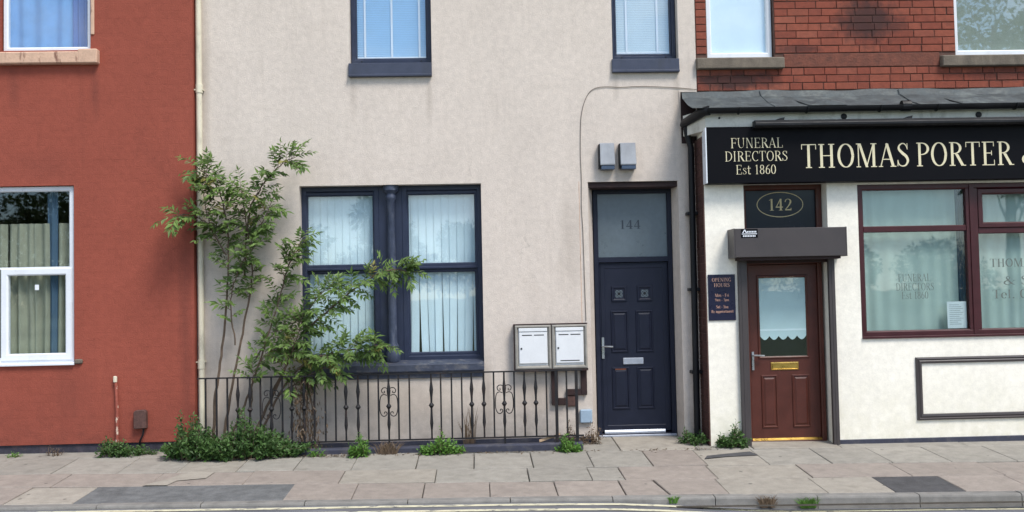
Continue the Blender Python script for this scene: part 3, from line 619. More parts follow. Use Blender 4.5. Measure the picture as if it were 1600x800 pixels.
s_ = MB().prism_x([(-.07, .845), (-.07, .925), (.14, .965), (.14, .80), (.0, .80), (.0, .83), (-.05, .83)], -2.03, .06).build('sill', WORN, win, bevel=.006)
MB().box(-2.0, .062, -.025, .0, .765, .829).build('apron', WORN, win, bevel=.004)
# first floor windows
for (x0, x1, z0, nm) in ((-1.432, -.482, 4.44, 'a'), (1.632, 2.412, 4.455, 'b')):
    w = MB().frame(x0 + .004, x1 - .004, z0, 6.19, .052 if nm == 'a' else .045, .12, .2, .012).build('window', NAVY, cr_h)
    MB().frame(x0 + .05, x1 - .05, z0 + .045, 6.15, .022, .135, .19, .008).build('bead', NAVY, w)
    pane(x0 + .06, x1 - .06, z0 + .06, 6.12, .16, w)
    MB().prism_x([(-.055, z0 - .19), (-.055, z0 - .165), (-.035, z0 - .16), (-.03, z0 - .03), (.14, z0 + .012), (.14, z0 - .19)], x0 - .012, x1 + .0).build('sill', SILLP, w, bevel=.004)
    MB().box(x0 + .12, x0 + .135, .112, .122, z0 + .018, z0 + .03).build('vent_peg', BLACKP, w); MB().box(x1 - .135, x1 - .12, .112, .122, z0 + .018, z0 + .03).build('vent_peg', BLACKP, w)
# front door 144
MB().box(1.315, 2.362, .03, .26, 2.925, 2.988).build('soffit_shade_board', BROWNP, cr_h, bevel=.006)  # dark board paints in the shadowed soffit above the door
d = MB(); d.frame(1.39, 2.33, -.02, 2.93, .055, .25, .36, .008); d.box(1.44, 2.28, .255, .35, 2.06, 2.12); d.build('door_frame', NAVYD, cr_h)
df = [c for c in cr_h.children if c.name.startswith('door_frame')][-1]
MB().box(1.44, 2.28, .285, .295, 2.12, 2.88).build('fanlight', FROST, df)
nt = MB(); put_text(nt, text_polys('144', 1.834, 2.455, .105, .26, 'C'), .2845); nt.build('house_number', DARKL, df)
door = MB().box(1.447, 2.273, .285, .33, .055, 2.055).build('door', NAVYD, cr_h, bevel=.004)
MB().ring(1.462, 2.258, .075, 2.04, [(0, .286), (.004, .281), (.05, .281), (.058, .2865)]).build('door_edge_moulding', NAVYD, door)
def door_panel(x0, x1, z0, z1, y, mat, parent, name='panel'):
    p = MB().ring(x0, x1, z0, z1, [(0, y + .002), (.006, y - .010), (.016, y - .012), (.026, y + .001), (.034, y - .001), (.05, y - .008), (.05, y + .002)])
    p.add([(x0 + .05, y - .008, z0 + .05), (x1 - .05, y - .008, z0 + .05), (x1 - .05, y - .008, z1 - .05), (x0 + .05, y - .008, z1 - .05)], [(0, 1, 2, 3)])
    return p.build(name, mat, parent)
for x0, x1 in ((1.575, 1.785), (1.872, 2.082)):
    door_panel(x0, x1, .985, 1.485, .285, NAVYD, door); door_panel(x0, x1, .315, .815, .285, NAVYD, door)
for x0 in (1.59, 1.897):
    f_ = MB().ring(x0, x0 + .185, 1.59, 1.777, [(0, .287), (.006, .272), (.022, .272), (.034, .281), (.05, .281), (.05, .29)]).build('door_light', NAVYD, door)
    MB().box(x0 + .05, x0 + .135, .2815, .284, 1.64, 1.727).build('leaded_pane', FROST, f_)
    q = MB()
    cx, cz = x0 + .0925, 1.6835
    q.add([(cx - .022, .2808, cz), (cx, .2808, cz - .022), (cx + .022, .2808, cz), (cx, .2808, cz + .022)], [(0, 1, 2, 3)])
    for sx in (-1, 1):
        for sz in (-1, 1): q.tube([(cx + sx * .042, .2805, cz), (cx, .2805, cz + sz * .042)], .0025, 5); q.tube([(cx + sx * .012, .2806, cz + sz * .012), (cx + sx * .043, .2806, cz + sz * .043)], .0022, 5)
    q.build('lead_came', BLACKP, f_)
MB().box(1.712, 1.955, .272, .286, .845, .922).build('letter_plate', ALU, door, bevel=.005)
MB().box(1.615, 1.745, .276, .286, .785, .802).build('worn_plate', M('copper_strip', srgb(128, 72, 50), .55, .3, 20, .1, 60), door)
h = MB(); h.box(1.462, 1.49, .268, .286, .92, 1.17); h.tube([(1.476, .27, 1.065), (1.476, .235, 1.065), (1.5, .228, 1.065), (1.59, .228, 1.06)], .0095, 8); h.build('handle', STEEL, door, smooth=True)
MB().prism_x([(.275, .075), (.262, .055), (.262, .03), (.29, .03), (.29, .075)], 1.475, 2.195).build('weather_bar', ALU, door)
MB().box(1.40, 2.325, .235, .33, -.005, .022).build('threshold', ALU, cr_h, bevel=.006)
MB().box(1.392, 2.328, .26, .34, -.2, -.006).build('door_step', PLINTH, cr_h)
MB().box(1.20, 1.206, -.002, .0, .5, 3.0).build('crack_filler', CREAMS, cr_h)
# dark notch above the shop junction, its shade painted as a flat board
nb = MB(); nb.ring(2.405, 2.612, 3.41, 4.045, [(0, .01), (0, -.012), (.012, -.012), (.016, -.002), (.016, .01)]); nb.build('notch_edge', CREAM, cr_h)
MB().box(2.421, 2.60, -.006, .02, 3.426, 4.03).build('notch_shade_board', BROWNP, cr_h)

# ---------------- brick shop (142)
shop = empty('brick_shop', (5, -.35, 0), 'brick terraced shop with white painted ground floor, number 142', 'shop')
SX1 = 10.5
brick_ops = [(2.755, 3.555, 4.43, 6.2), (5.73, 6.93, 4.43, 6.2)]
bw = wall('brick_wall', 2.615, SX1, 3.3, 7, .010, .3, brick_ops, MORTAR, shop)
room(2.7, SX1 - .1, .3, 2.8, 3.35, 6.9, None, shop); roof(2.615, SX1, shop)
def brick_mesh(w, h):
    m_ = MB().box(-w / 2, w / 2, 0, .03, -h / 2, h / 2); me = bpy.data.meshes.new('brick'); me.from_pydata(m_.v, [], m_.f)
    bm = bmesh.new(); bm.from_mesh(me); bmesh.ops.recalc_face_normals(bm, faces=bm.faces[:])
    ed = [e for e in bm.edges if all(v_.co.y < .001 for v_ in e.verts)]
    bmesh.ops.bevel(bm, geom=ed, offset=.004, segments=1, affect='EDGES'); bm.to_mesh(me); bm.free(); return me
bcache = {}
far = MB(); CH = .0885
def brick(xa, xb, zc, soot):
    w_ = xb - xa - .008
    if w_ < .03: return
    if zc > 5.45 or xa > 6.95:
        far.box(xa + .005, xb - .005, random.uniform(-.002, .002), .03, zc - CH / 2 + .005, zc + CH / 2 - .005); return
    key = (round(w_, 2), soot)
    if key not in bcache: me = brick_mesh(round(w_, 2), CH - .009); me.materials.append(BRICKD if soot else BRICK); bcache[key] = me
    o = bpy.data.objects.new('brick', bcache[key]); COL.objects.link(o); o.parent = bw
    o.location = Vector(((xa + xb) / 2, random.uniform(-.003, .003), zc + random.uniform(-.001, .001))) - ORIG[bw]
    o.rotation_euler = (random.uniform(-.006, .006), random.uniform(-.004, .004), random.uniform(-.006, .006))
def sooty(x, z):
    return False
def course(z0, k, spans):
    zc = z0 + CH / 2
    for (a, b) in spans:
        x = a; first = True; i = k
        while x < b - .02:
            ln = .252 if (k % 2 == 0 or i % 2 == 0) else .15
            if first and k % 2: ln = .155
            if random.random() < .1: ln = .15
            first = False; e = min(b, x + ln + random.uniform(-.008, .008))
            if b - e < .06: e = b
            brick(x, e, zc, sooty((x + e) / 2, zc)); x = e; i += 1
z = 4.478; k = 0
while z < 6.9:
    course(z, k, [(2.62, 2.752), (3.558, 5.727), (6.933, SX1)] if z < 6.2 else [(2.62, SX1)]); z += CH; k += 1
for k in range(3): course(4.305 - CH * (k + 1), k + 1, [(2.62, SX1)])
MB().box(3.66, 5.53, -.004, .03, 4.31, 4.47).build('stone_band', SAND, bw, bevel=.006)
for x0 in (3.66, 4.3, 4.95): pass
far.build('upper_bricks', BRICK, bw, kind='stuff')
for (x0, x1, sx0, sx1) in ((2.765, 3.545, 2.612, 3.65), (5.74, 6.92, 5.535, 7.1)):
    w = MB().frame(x0, x1, 4.45, 6.19, .06, .07, .15, .014).build('window', UPVC, shop)
    pane(x0 + .05, x1 - .05, 4.5, 6.15, .11, w)
    MB().prism_x([(-.07, 4.292), (-.07, 4.42), (.09, 4.448), (.09, 4.292)], sx0, sx1).build('sill', STONE, w, bevel=.01)
# shop front
wall('shop_front', 2.585, SX1, -.3, 3.7, -.35, -.10, [(3.035, 3.99, -.3, 2.905), (4.343, 7.16, 1.14, 2.872)], WHITER, shop)
room(2.7, SX1 - .1, -.1, 2.8, -.1, 3.34, None, shop)
MB().box(4.035, SX1, -.363, -.3, -.3, -.008).build('plinth', PLINTH, shop, bevel=.006)
rb = MB(); zz = -.2; k = 0
while zz < 3.40:
    y = -.335
    for i, ln in enumerate((.115, .225) if k % 2 else (.225, .115)):
        rb.box(2.566, 2.584, y + .004, min(-.005, y + ln - .006), zz + .005, zz + CH - .006); y += ln
    zz += CH; k += 1
rb.build('return_bricks', BRICKD, shop, kind='stuff')
MB().box(2.572, 2.586, -.349, -.001, -.2, 3.45).build('return_wall', MORTAR, shop)
# ground floor window
w = MB(); w.frame(4.345, 7.158, 1.142, 2.87, .065, -.345, -.27, .016); w.box(5.60, 5.735, -.342, -.275, 1.2, 2.81)
w.box(5.64, 5.69, -.352, -.342, 1.15, 2.86)
w.build('window', MAROON, shop)
win = [c for c in shop.children if c.name.startswith('window')][-1]
MB().box(4.40, 5.60, -.338, -.28, 2.325, 2.395).build('transom', MAROON, win, bevel=.008)
MB().box(5.735, 7.1, -.338, -.28, 2.29, 2.36).build('transom', MAROON, win, bevel=.008)
MB().frame(5.74, 7.1, 2.36, 2.80, .06, -.352, -.28, .016).build('top_sash', MAROON, win)
for a, b, c0, c1 in ((4.40, 5.605, 1.2, 2.33), (4.40, 5.605, 2.39, 2.815), (5.73, 7.11, 1.2, 2.30), (5.79, 7.05, 2.41, 2.75)): pane(a, b, c0, c1, -.312, win, GLASSD)
MB().box(4.345, 7.16, -.375, -.34, 1.118, 1.145).build('sill', MAROON, win, bevel=.004)
t = MB()
for s_, cx, z_, h_, w_ in (('FUNERAL', 4.985, 1.76, .085, .38), ('DIRECTORS', 4.988, 1.655, .085, .44), ('Est 1860', 4.985, 1.56, .082, .31)): put_text(t, text_polys(s_, cx, z_, h_, w_, 'C', .8), -.3125)
put_text(t, text_polys('THOMAS PORTER', 6.42, 1.905, .095, 1.1, 'C'), -.3125); put_text(t, text_polys('& SONS', 6.33, 1.70, .10, .62, 'C'), -.3125); put_text(t, text_polys('Tel. 0151', 5.885, 1.545, .10, .62), -.3125)
t.build('window_lettering', SILVERL, win)
# front door 142
f_ = MB(); f_.frame(3.06, 3.965, -.07, 2.04, .05, -.185, -.10, .01); f_.frame(3.045, 3.985, 2.05, 2.903, .06, -.19, -.10, .012); f_.build('door_frame', BROWND, shop)
df = [c for c in shop.children if c.name.startswith('door_frame')][-1]
MB().box(3.10, 3.93, -.15, -.14, 2.1, 2.85).build('fanlight', DARKG, df)
n_ = MB(); put_text(n_, text_polys('142', 3.513, 2.61, .135, .285, 'C'), -.1505)
put_text(n_, _ell(3.513, 2.678, .268, .142, 0, 360, 36, thick=.009, thin=.009), -.1505); n_.build('house_number', GOLDD, df)
door = MB().box(3.112, 3.913, -.155, -.105, -.03, 1.985).build('door', BROWND, shop, bevel=.004)
MB().ring(3.205, 3.80, .905, 1.865, [(0, -.154), (.006, -.166), (.016, -.168), (.03, -.157), (.03, -.15)]).build('glazing_bead', BROWND, door)
MB().box(3.23, 3.775, -.1605, -.1565, .93, 1.84).build('pane', GLASSD, door)
bl = MB(); sc = [(3.235, 1.83), (3.235, 1.165)]
nsc = 5
for i in range(nsc):
    for k in range(6):
        u = (i + k / 6) / nsc; sc.append((3.235 + .535 * u, 1.165 - .045 * math.sin(math.pi * k / 6)))
sc += [(3.77, 1.165), (3.77, 1.83)]
bl.prism(sc, -.1563, -.1553); bl.box(3.235, 3.77, -.1572, -.1562, 1.225, 1.245)
bl.build('roller_blind', BLIND, door)
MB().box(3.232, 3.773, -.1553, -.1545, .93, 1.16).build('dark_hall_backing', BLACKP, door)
lp = MB().ring(3.345, 3.672, .772, .866, [(0, -.154), (.004, -.163), (.014, -.166), (.02, -.160), (.02, -.154)]); lp.box(3.366, 3.651, -.161, -.155, .79, .85); lp.build('letter_plate', BRASS, door)
for a, b in ((3.228, 3.42), (3.585, 3.795)): door_panel(a, b, .115, .722, -.155, BROWND, door)
h = MB(); h.box(3.128, 3.152, -.172, -.154, .78, .99); h.tube([(3.14, -.17, .95), (3.14, -.205, .95), (3.165, -.21, .95), (3.262, -.21, .945)], .0095, 8); h.build('handle', STEEL, door, smooth=True)
MB().prism_x([(-.157, .0), (-.18, -.02), (-.18, -.038), (-.15, -.038), (-.15, .0)], 3.112, 3.912).build('weather_bar', BRASS, door)
MB().box(3.10, 3.93, -.2, -.11, -.085, -.045).build('threshold', BRASS, shop, bevel=.008)
MB().box(3.046, 3.08, -.2, -.183, 1.328, 1.408).build('bell_push', UPVC, df, bevel=.004)
# moulded panel below the window
pf = MB().ring(4.942, 8.1, .188, .898, [(0, -.349), (.004, -.372), (.02, -.378), (.03, -.366), (.045, -.374), (.066, -.370), (.072, -.349)]).build('panel_moulding', BRONZE, shop)
# ---------------- roof over the shop front
leadr = MB(); n = 44; x0, x1 = 2.43, SX1
for i in range(n + 1):
    x = x0 + (x1 - x0) * i / n; j = .008 * math.sin(x * 4.1) + .006 * math.sin(x * 9.7)
    leadr.v += [(x, .01, 4.04 + j), (x, -.03, 4.03 + j), (x, -.06, 3.955 + j), (x, -.33, 3.82 + .5 * j), (x, -.565, 3.735)]
for i in range(n):
    for k in range(4): leadr.f.append((i * 5 + k, i * 5 + k + 1, (i + 1) * 5 + k + 1, (i + 1) * 5 + k))
lr = leadr.build('lead_roof', LEAD, shop)
for x in (3.35, 5.0, 6.6): MB().tube([(x, -.045, 4.03), (x + .005, -.075, 3.962), (x + .01, -.35, 3.818), (x + .012, -.54, 3.75)], .006, 6).build('lead_roll', LEAD, lr, smooth=True)
for x in (3.98, 5.73):
    MB().add([(x - .28, -.2, 3.885), (x, -.4, 3.85), (x + .3, -.2, 3.885), (x + .22, -.53, 3.757), (x - .22, -.53, 3.757)], [(0, 1, 4), (1, 2, 3), (1, 3, 4)]).build('lead_fold', LEAD, lr)
fb = MB().box(2.592, SX1, -.47, -.35, 3.50, 3.73); fb.build('fascia_board', FASC, shop, bevel=.004)
fb = [c for c in shop.children if c.name.startswith('fascia_board')][-1]
MB().hexa([(2.43, -.06, 3.50), (2.592, -.47, 3.50), (2.592, -.06, 3.50), (2.5, -.06, 3.50), (2.43, -.06, 3.74), (2.592, -.468, 3.74), (2.592, -.06, 3.74), (2.5, -.06, 3.74)]).build('return_board', FASC, fb)
for x in (4.17, 5.72, 2.75): MB().tube([(x, -.468, 3.635), (x, -.478, 3.635), (x, -.482, 3.635)], [.035 if x > 3 else .012] * 2 + [.012], 12).build('fixing_cap', BLACKP, fb)

# ---------------- things on the fronts
gut = empty('gutter', (5, -.54, 3.68), 'long black half round gutter under the lead roof', 'gutter')
gm = MB(); prof = [(-.545 - .058 * math.cos(a), -.058 * math.sin(a)) for a in [math.pi * k / 10 for k in range(11)]]
prof = prof + [(y * 1. if False else -.545 + (y + .545) * .88, zq * .88) for y, zq in reversed(prof)]
nx = 30
def gz(x): return 3.735 + .004 * (x - 4)
for i in range(nx + 1):
    x = 2.60 + (SX1 - 2.60) * i / nx
    gm.v += [(x, y, gz(x) + zq) for y, zq in prof]
L_ = len(prof)
for i in range(nx):
    for k in range(L_): gm.f.append((i * L_ + k, (i + 1) * L_ + k, (i + 1) * L_ + (k + 1) % L_, i * L_ + (k + 1) % L_))
gm.build('trough', BLACKP, gut, smooth=True)
MB().tube([(2.62, -.545, 3.71), (2.56, -.5, 3.705), (2.44, -.12, 3.65), (2.43, -.08, 3.62)], [.055, .055, .05, .045], 10).build('gutter_return', BLACKP, gut, smooth=True)
for x in (2.95, 3.72, 4.55, 5.2, 6.1):
    MB().tube([(x, -.545 - .064 * math.cos(a), gz(x) - .064 * math.sin(a)) for a in [math.pi * k / 10 for k in range(11)]], .009, 6).build('bracket', BLACKP, gut)
for x in (4.85,): MB().tube([(x - .05, -.545, gz(x) - .006), (x + .05, -.545, gz(x) - .006)], .06, 12).build('union_clip', BLACKP, gut)
dp = empty('black_downpipe', (2.49, -.1, 0), 'black downpipe beside the brick return of the shop', 'downpipe')
MB().tube([(2.45, -.1, 3.63), (2.47, -.1, 3.5), (2.505, -.1, 3.36), (2.497, -.1, 1.5), (2.49, -.1, -.03)], .036, 12).build('pipe', BLACKP, dp, smooth=True)
for z_ in (2.58, 1.7, .75): MB().box(2.44, 2.566, -.12, .0, z_, z_ + .035).build('bracket', BLACKP, dp, bevel=.004); 
sg = empty('fascia_sign', (5, -.42, 2.9), 'long black funeral directors fascia sign with pale gold serif lettering', 'sign')
MB().box(2.592, SX1 - .3, -.50, -.351, 2.895, 3.53).build('board', BLACKS, sg, bevel=.004)
MB().box(2.578, 2.591, -.505, -.352, 2.90, 3.525).build('end_trim', UPVC, sg)
ysg = -.5005
k = (11.1 - .50) / (11.1 - .43)
def sgx(x): return x * k
def sgz(z): return 1.72 + (z - 1.72) * k
t = MB()
for s_, cx, z_, h_, w_ in (('FUNERAL', 3.18, 3.30, .112, .592), ('DIRECTORS', 3.17, 3.15, .112, .71), ('Est 1860', 3.162, 3.002, .105, .455)): put_text(t, text_polys(s_, sgx(cx), sgz(z_), h_, w_, 'C', .62), ysg)
put_text(t, text_polys('THOMAS', sgx(3.68), sgz(3.062), .268, 1.235, 'L', .85), ysg)
put_text(t, text_polys('PORTER', sgx(5.0), sgz(3.062), .268, 1.11, 'L', .85), ysg)
put_text(t, text_polys('& SONS', sgx(6.22), sgz(3.062), .268, 1.3, 'L', .85), ysg)
t.build('lettering', GOLD, sg)
tl = empty('trough_light', (5, -.6, 3.5), 'slim black trough light above the fascia sign', 'light')
MB().prism_x([(-.60, 3.50), (-.625, 3.52), (-.625, 3.55), (-.59, 3.585), (-.50, 3.585), (-.50, 3.50)], 3.115, 9.6).build('housing', BLACKP, tl, bevel=.004)
for x in (3.4, 4.85, 6.3): MB().hexa([(x - .07, -.58, 3.58), (x + .05, -.58, 3.58), (x + .05, -.465, 3.58), (x - .07, -.465, 3.58), (x + .0, -.58, 3.605), (x + .06, -.58, 3.618), (x + .06, -.465, 3.618), (x + .0, -.465, 3.605)]).build('bracket', BLACKP, tl)
hd = empty('shutter_box', (3.47, -.48, 2.06), 'bronze grey roller shutter box over the brown shop door', 'shutter')
bx = MB().box(2.85, 4.09, -.62, -.349, 2.06, 2.378); bx.build('housing', BRONZE, hd, bevel=.004)
MB().box(2.915, 4.04, -.58, -.36, 2.03, 2.059).build('shutter_slat', BROWNP, hd)
MB().box(3.0, 3.98, -.35, -.2, 2.0, 2.06).build('soffit_strip', BROWNP, hd)
MB().box(2.838, 2.85, -.618, -.352, 2.055, 2.38).build('end_plate', BRONZE, hd); MB().box(4.09, 4.102, -.618, -.352, 2.055, 2.38).build('end_plate', BRONZE, hd)
st = MB().box(2.917, 3.105, -.6215, -.6195, 2.275, 2.372).build('maker_label', BLACKS, hd)
q = MB(); lbl = [[(2.93, 2.33), (2.945, 2.33), (2.965, 2.366), (2.955, 2.366)], [(2.955, 2.366), (2.965, 2.366), (2.985, 2.33), (2.97, 2.33)]]
for i in range(6): lbl.append(_rect(2.985 + i * .018, 2.332, 2.998 + i * .018, 2.35))
lbl.append(_rect(2.925, 2.314, 3.095, 2.322))
for i in range(8): lbl.append(_rect(2.94 + i * .018, 2.286, 2.952 + i * .018, 2.304))
put_text(q, lbl, -.6217); q.build('label_print', UPVC, hd)
for x0, x1, nm in ((2.935, 3.034, 'shutter guide rail on the white pier side of the brown door'), (3.965, 4.035, 'shutter guide rail on the window side of the brown door')):
    gmb = MB().box(x0, x1, -.40, -.352, -.135, 2.035); gmb.box(x0 + .03, x1 - .02, -.404, -.4, -.135, 2.03)
    gmb.build('guide_rail', BRONZE, hd, bevel=.003)
hs = empty('opening_hours_sign', (2.75, -.36, 1.36), 'dark blue opening hours plaque on the white pier', 'sign')
MB().box(2.598, 2.905, -.364, -.349, 1.362, 1.88).build('plate', M('dark_blue_sign', srgb(28, 28, 54), .3, .06, 4, 0., 50), hs, bevel=.002)
t = MB()
for s_, z_, h_, w_ in (('OPENING', 1.80, .042, .22), ('HOURS', 1.74, .042, .18), ('Mon - Fri', 1.63, .034, .16), ('9am - 5pm', 1.58, .030, .16), ('Sat - Sun', 1.50, .034, .14), ('By appointment', 1.45, .030, .25)): put_text(t, text_polys(s_, 2.752, z_, h_, w_, 'C'), -.3642)
t.build('lettering', PINKL, hs)
# notice taped inside the shop window
nz = empty('paper_notice', (5.47, -.3, 1.22), 'white printed paper notice standing in the shop window corner', 'notice')
MB().box(5.36, 5.585, -.296, -.294, 1.215, 1.52).build('sheet', PAPER, nz)
t = MB(); lines = [_rect(5.385 + .0 * i, 1.48 - i * .022, 5.385 + random.uniform(.09, .17), 1.485 - i * .022) for i in range(11)]; put_text(t, lines, -.2963)
t.build('print', M('grey_print', srgb(150, 154, 164), .8, .05, 5, 0.), nz)
# cream drainpipe in the corner
cp = empty('cream_drainpipe', (-3.14, -.05, .1), 'cream painted drainpipe at the edge of the red wall', 'drainpipe')
MB().tube([(-3.15, -.05, 7.), (-3.148, -.05, 4.2), (-3.142, -.05, .08)], .034, 14).build('pipe', PIPEC, cp, smooth=True)
for z_ in (4.13, .98, 2.55): MB().lathe(-3.146, -.05, [(.036, z_ - .05), (.041, z_ - .048), (.041, z_ + .05), (.036, z_ + .052)], 14).build('collar', PIPEC, cp, smooth=True)
for z_ in (4.11, 1.0): MB().box(-3.2, -3.10, -.07, .0, z_, z_ + .016).build('bracket', PIPEC, cp)
# conduit and vent box on the red wall
cd = empty('painted_conduit', (-4.06, -.14, .05), 'thin flaking red conduit pipe rising from the weeds on red wall', 'conduit')
MB().tube([(-4.058, -.145, .05), (-4.055, -.145, .5), (-4.07, -.142, .85), (-4.074, -.13, .875)], .016, 8).build('pipe', M('flaking_red_pipe', srgb(150, 80, 66), .8, .2, 20, .2, 60, dirt=srgb(214, 196, 176), dirt_amt=.9, dirt_scale=(8, 8, 5), dirt_range=(.56, .6)), cd, smooth=True)
MB().lathe(-4.074, -.146, [(.017, .81), (.022, .812), (.022, .87), (.017, .875)], 8).build('cap', PIPEC, cd)
vb = empty('wall_vent_box', (-3.79, -.15, .28), 'rusty brown vent cover low on the red wall', 'vent')
MB().prism([(-3.862, .285), (-3.722, .29), (-3.725, .475), (-3.745, .495), (-3.845, .492), (-3.864, .47)], -.185, -.115).build('cover', RUSTB, vb, bevel=.008)
MB().tube([(-3.76, -.15, .29), (-3.765, -.16, .22), (-3.80, -.16, .15), (-3.81, -.15, .05)], .011, 6).build('tail_cable', BLACKP, vb, smooth=True)
# bulkhead lights
for i, (x0, x1, lab) in enumerate(((1.446, 1.618, 'grey wedge shaped wall light over door 144, further from the shop'), (1.682, 1.866, 'grey wedge shaped wall light over door 144, nearer the shop'))):
    L0 = empty('wall_light', ((x0 + x1) / 2, -.06, 3.12), lab, 'light', 'pair of wall lights over the navy door')
    MB().prism_x([(0, 3.13), (0, 3.44), (-.06, 3.437), (-.115, 3.19), (-.115, 3.172), (-.02, 3.172)], x0, x1).build('body', GREYP, L0, bevel=.006)
    MB().box(x0 + .01, x1 - .006, -.108, -.0, 3.122, 3.171).build('lens', M('smoked_lens', srgb(64, 78, 100), .25, .1, 8, 0.), L0, bevel=.006)
    MB().box(x0 - .012, x0, -.09, 0, 3.14, 3.42).build('side_plate', BLACKP, L0)
# meter boxes
for i, (x0, x1, lab) in enumerate(((.419, .83, 'white meter box under the render, further from the navy door'), (.842, 1.245, 'white meter box hard by the navy door'))):
    z0, z1 = .845, 1.345
    m_ = empty('meter_box', ((x0 + x1) / 2, -.06, z0), lab, 'meter box', 'pair of meter boxes on the cream wall')
    MB().ring(x0, x1, z0, z1, [(0, .0), (.0, -.115), (.012, -.12), (.02, -.12), (.03, -.105), (.04, -.09), (.04, 0)]).build('frame', METERF if i else METERF, m_)
    MB().box(x0 + .03, x1 - .03, -.09, -.0, z0 + .03, z1 - .03).build('case', METERW, m_)
    MB().box(x0 + .042, x1 - .042, -.112, -.088, z0 + .06, z1 - .075).build('cover', METERW, m_, bevel=.008)
    MB().box(x0 + .042, x1 - .042, -.118, -.1, z1 - .072, z1 - .032).build('hood', METERW, m_, bevel=.004)
    MB().tube([(x0 + .07, -.111, z0 + .235), (x0 + .07, -.117, z0 + .235)], .011, 8).build('lock', BLACKP, m_)
    cx = (x0 + x1) / 2
    for s0, s1 in ((-.125, -.012), (.012, .125)): MB().box(cx + s0, cx + s1, -.1135, -.111, z1 - .118, z1 - .108).build('vent_slot', BLACKP, m_)
    if i: MB().box(cx - .11, cx + .11, -.1135, -.111, z0 + .085, z0 + .095).build('vent_slot', BLACKP, m_)
    MB().box(x0 - .006, x1 + .006, -.11, 0, z0 - .028, z0 - .001).build('base_board', BROWNP, m_)
    MB().box(x0 - .014, x0 - .001, -.105, 0, z0 - .02, z1 + .01).build('side_board', BROWNP, m_)
    MB().box(x0 - .014, x1 + .006, -.1, 0, z1 + .001, z1 + .014).build('top_board', BROWNP, m_)
ch = empty('cable_chase', (1.05, -.03, .45), 'dark brown boarded cable chase below the meter boxes', 'chase')
for a in ((.83, .905, .42, .816), (1.17, 1.24, .53, .816), (.906, .99, .42, .50), (1.0, 1.169, .53, .60)): MB().box(a[0], a[1], -.045, 0, a[2], a[3]).build('board', BROWNP, ch, bevel=.004)
MB().box(1.0, 1.12, -.035, 0, .40, .529).build('junction', RUSTB, ch, bevel=.01)
bb = MB().box(1.152, 1.292, -.045, .0, .208, .362).build('cover_plate', BLUEP, None, 'small pale blue plastic cover plate low beside the navy door', 'cover plate', bevel=.01)
c = [(2.62, -.008, 4.06), (2.3, -.008, 4.09), (1.95, -.008, 4.105), (1.72, -.008, 4.098), (1.55, -.008, 4.106), (1.42, -.008, 4.09), (1.34, -.008, 4.03), (1.285, -.008, 3.92), (1.25, -.008, 3.78), (1.235, -.008, 3.6), (1.228, -.008, 3.3), (1.233, -.008, 3.0), (1.226, -.008, 2.7), (1.237, -.008, 2.4), (1.243, -.008, 1.8), (1.25, -.008, 1.38)]
MB().tube(catmull(c, 5), .0034, 6).build('cable', CABLE, None, 'thin grey cable looping over the door light down to meter boxes', 'cable', smooth=True)

# ================================================================== RAILING
YR = -.36
rl = empty('iron_railing', (-1, YR, .05), 'black wrought iron railing with scrolls before the cream house', 'railing')
RS = 10.74 / 11.1
def rx(px): return (px - 318) / (912 - 318) * (1.150 + 3.035) - 3.035
ZT, ZB = .838, .125
MB().box(-3.10, 1.155, YR - .019, YR + .019, ZT, ZT + .014).build('top_rail', IRON, rl); MB().box(-3.10, 1.155, YR - .019, YR + .019, ZB - .014, ZB).build('bottom_rail', IRON, rl)
bals = [(321, 'p'), (338, 'p'), (354.7, 'p'), (371, 'k'), (389.7, 'k'), (406, 'p'), (423, 's'), (440, 'p'), (454.7, 'k'), (474, 'k'), (490, 'p'), (507, 'p'), (523, 'p'), (539, 'k'), (558, 'k'), (574, 'p'), (590, 'p'), (606, 's'), (621.5, 'p'), (638.6, 'p'),
        (673, 'k'), (688, 'p'), (705, 'p'), (721, 'p'), (736.5, 'k'), (755.7, 'k'), (771.6, 'p'), (788, 's'), (804, 'p'), (820, 'k'), (838, 'k'), (855, 'p'), (870.6, 'w'), (887, 'p'), (902.6, 'w')]
for px, kd in bals:
    x = rx(px); b = MB(); r = .009
    if kd == 'w': b.box(x - .016, x + .016, YR - .016, YR + .016, -.06, ZT)
    elif kd == 'p': b.box(x - r, x + r, YR - r, YR + r, ZB, ZT)
    else:
        zm = (ZT + ZB) / 2 + .01
        b.lathe(x, YR, [(.010, ZB), (.010, zm - .27), (.019, zm - .2), (.013, zm - .1), (.011, zm - .03), (.015, zm - .025), (.031, zm), (.015, zm + .025), (.011, zm + .03), (.013, zm + .09), (.022, zm + .17), (.011, zm + .26), (.010, ZT)], 10)
        if kd == 's': b.box(x - .01, x + .01, YR - .01, YR + .01, -.06, ZB)
    o = b.build('baluster', IRON, rl)
    if kd == 's':
        sc_ = MB()
        for sx in (-1, 1):
            p1 = [(.0, .165), (.02, .20), (.055, .205), (.078, .18), (.068, .15), (.045, .152), (.048, .172)]
            p2 = [(.02, .12), (.055, .13), (.085, .11), (.098, .05), (.098, -.04), (.08, -.095), (.05, -.11), (.022, -.09), (.025, -.065), (.045, -.062), (.048, -.08)]
            for p in (p1, p2): sc_.tube([(x + sx * a, YR, zm + bq) for a, bq in [tuple(q_) for q_ in catmull(p, 4)]], .0055, 5)
        sc_.build('scroll', IRON, o, smooth=True)
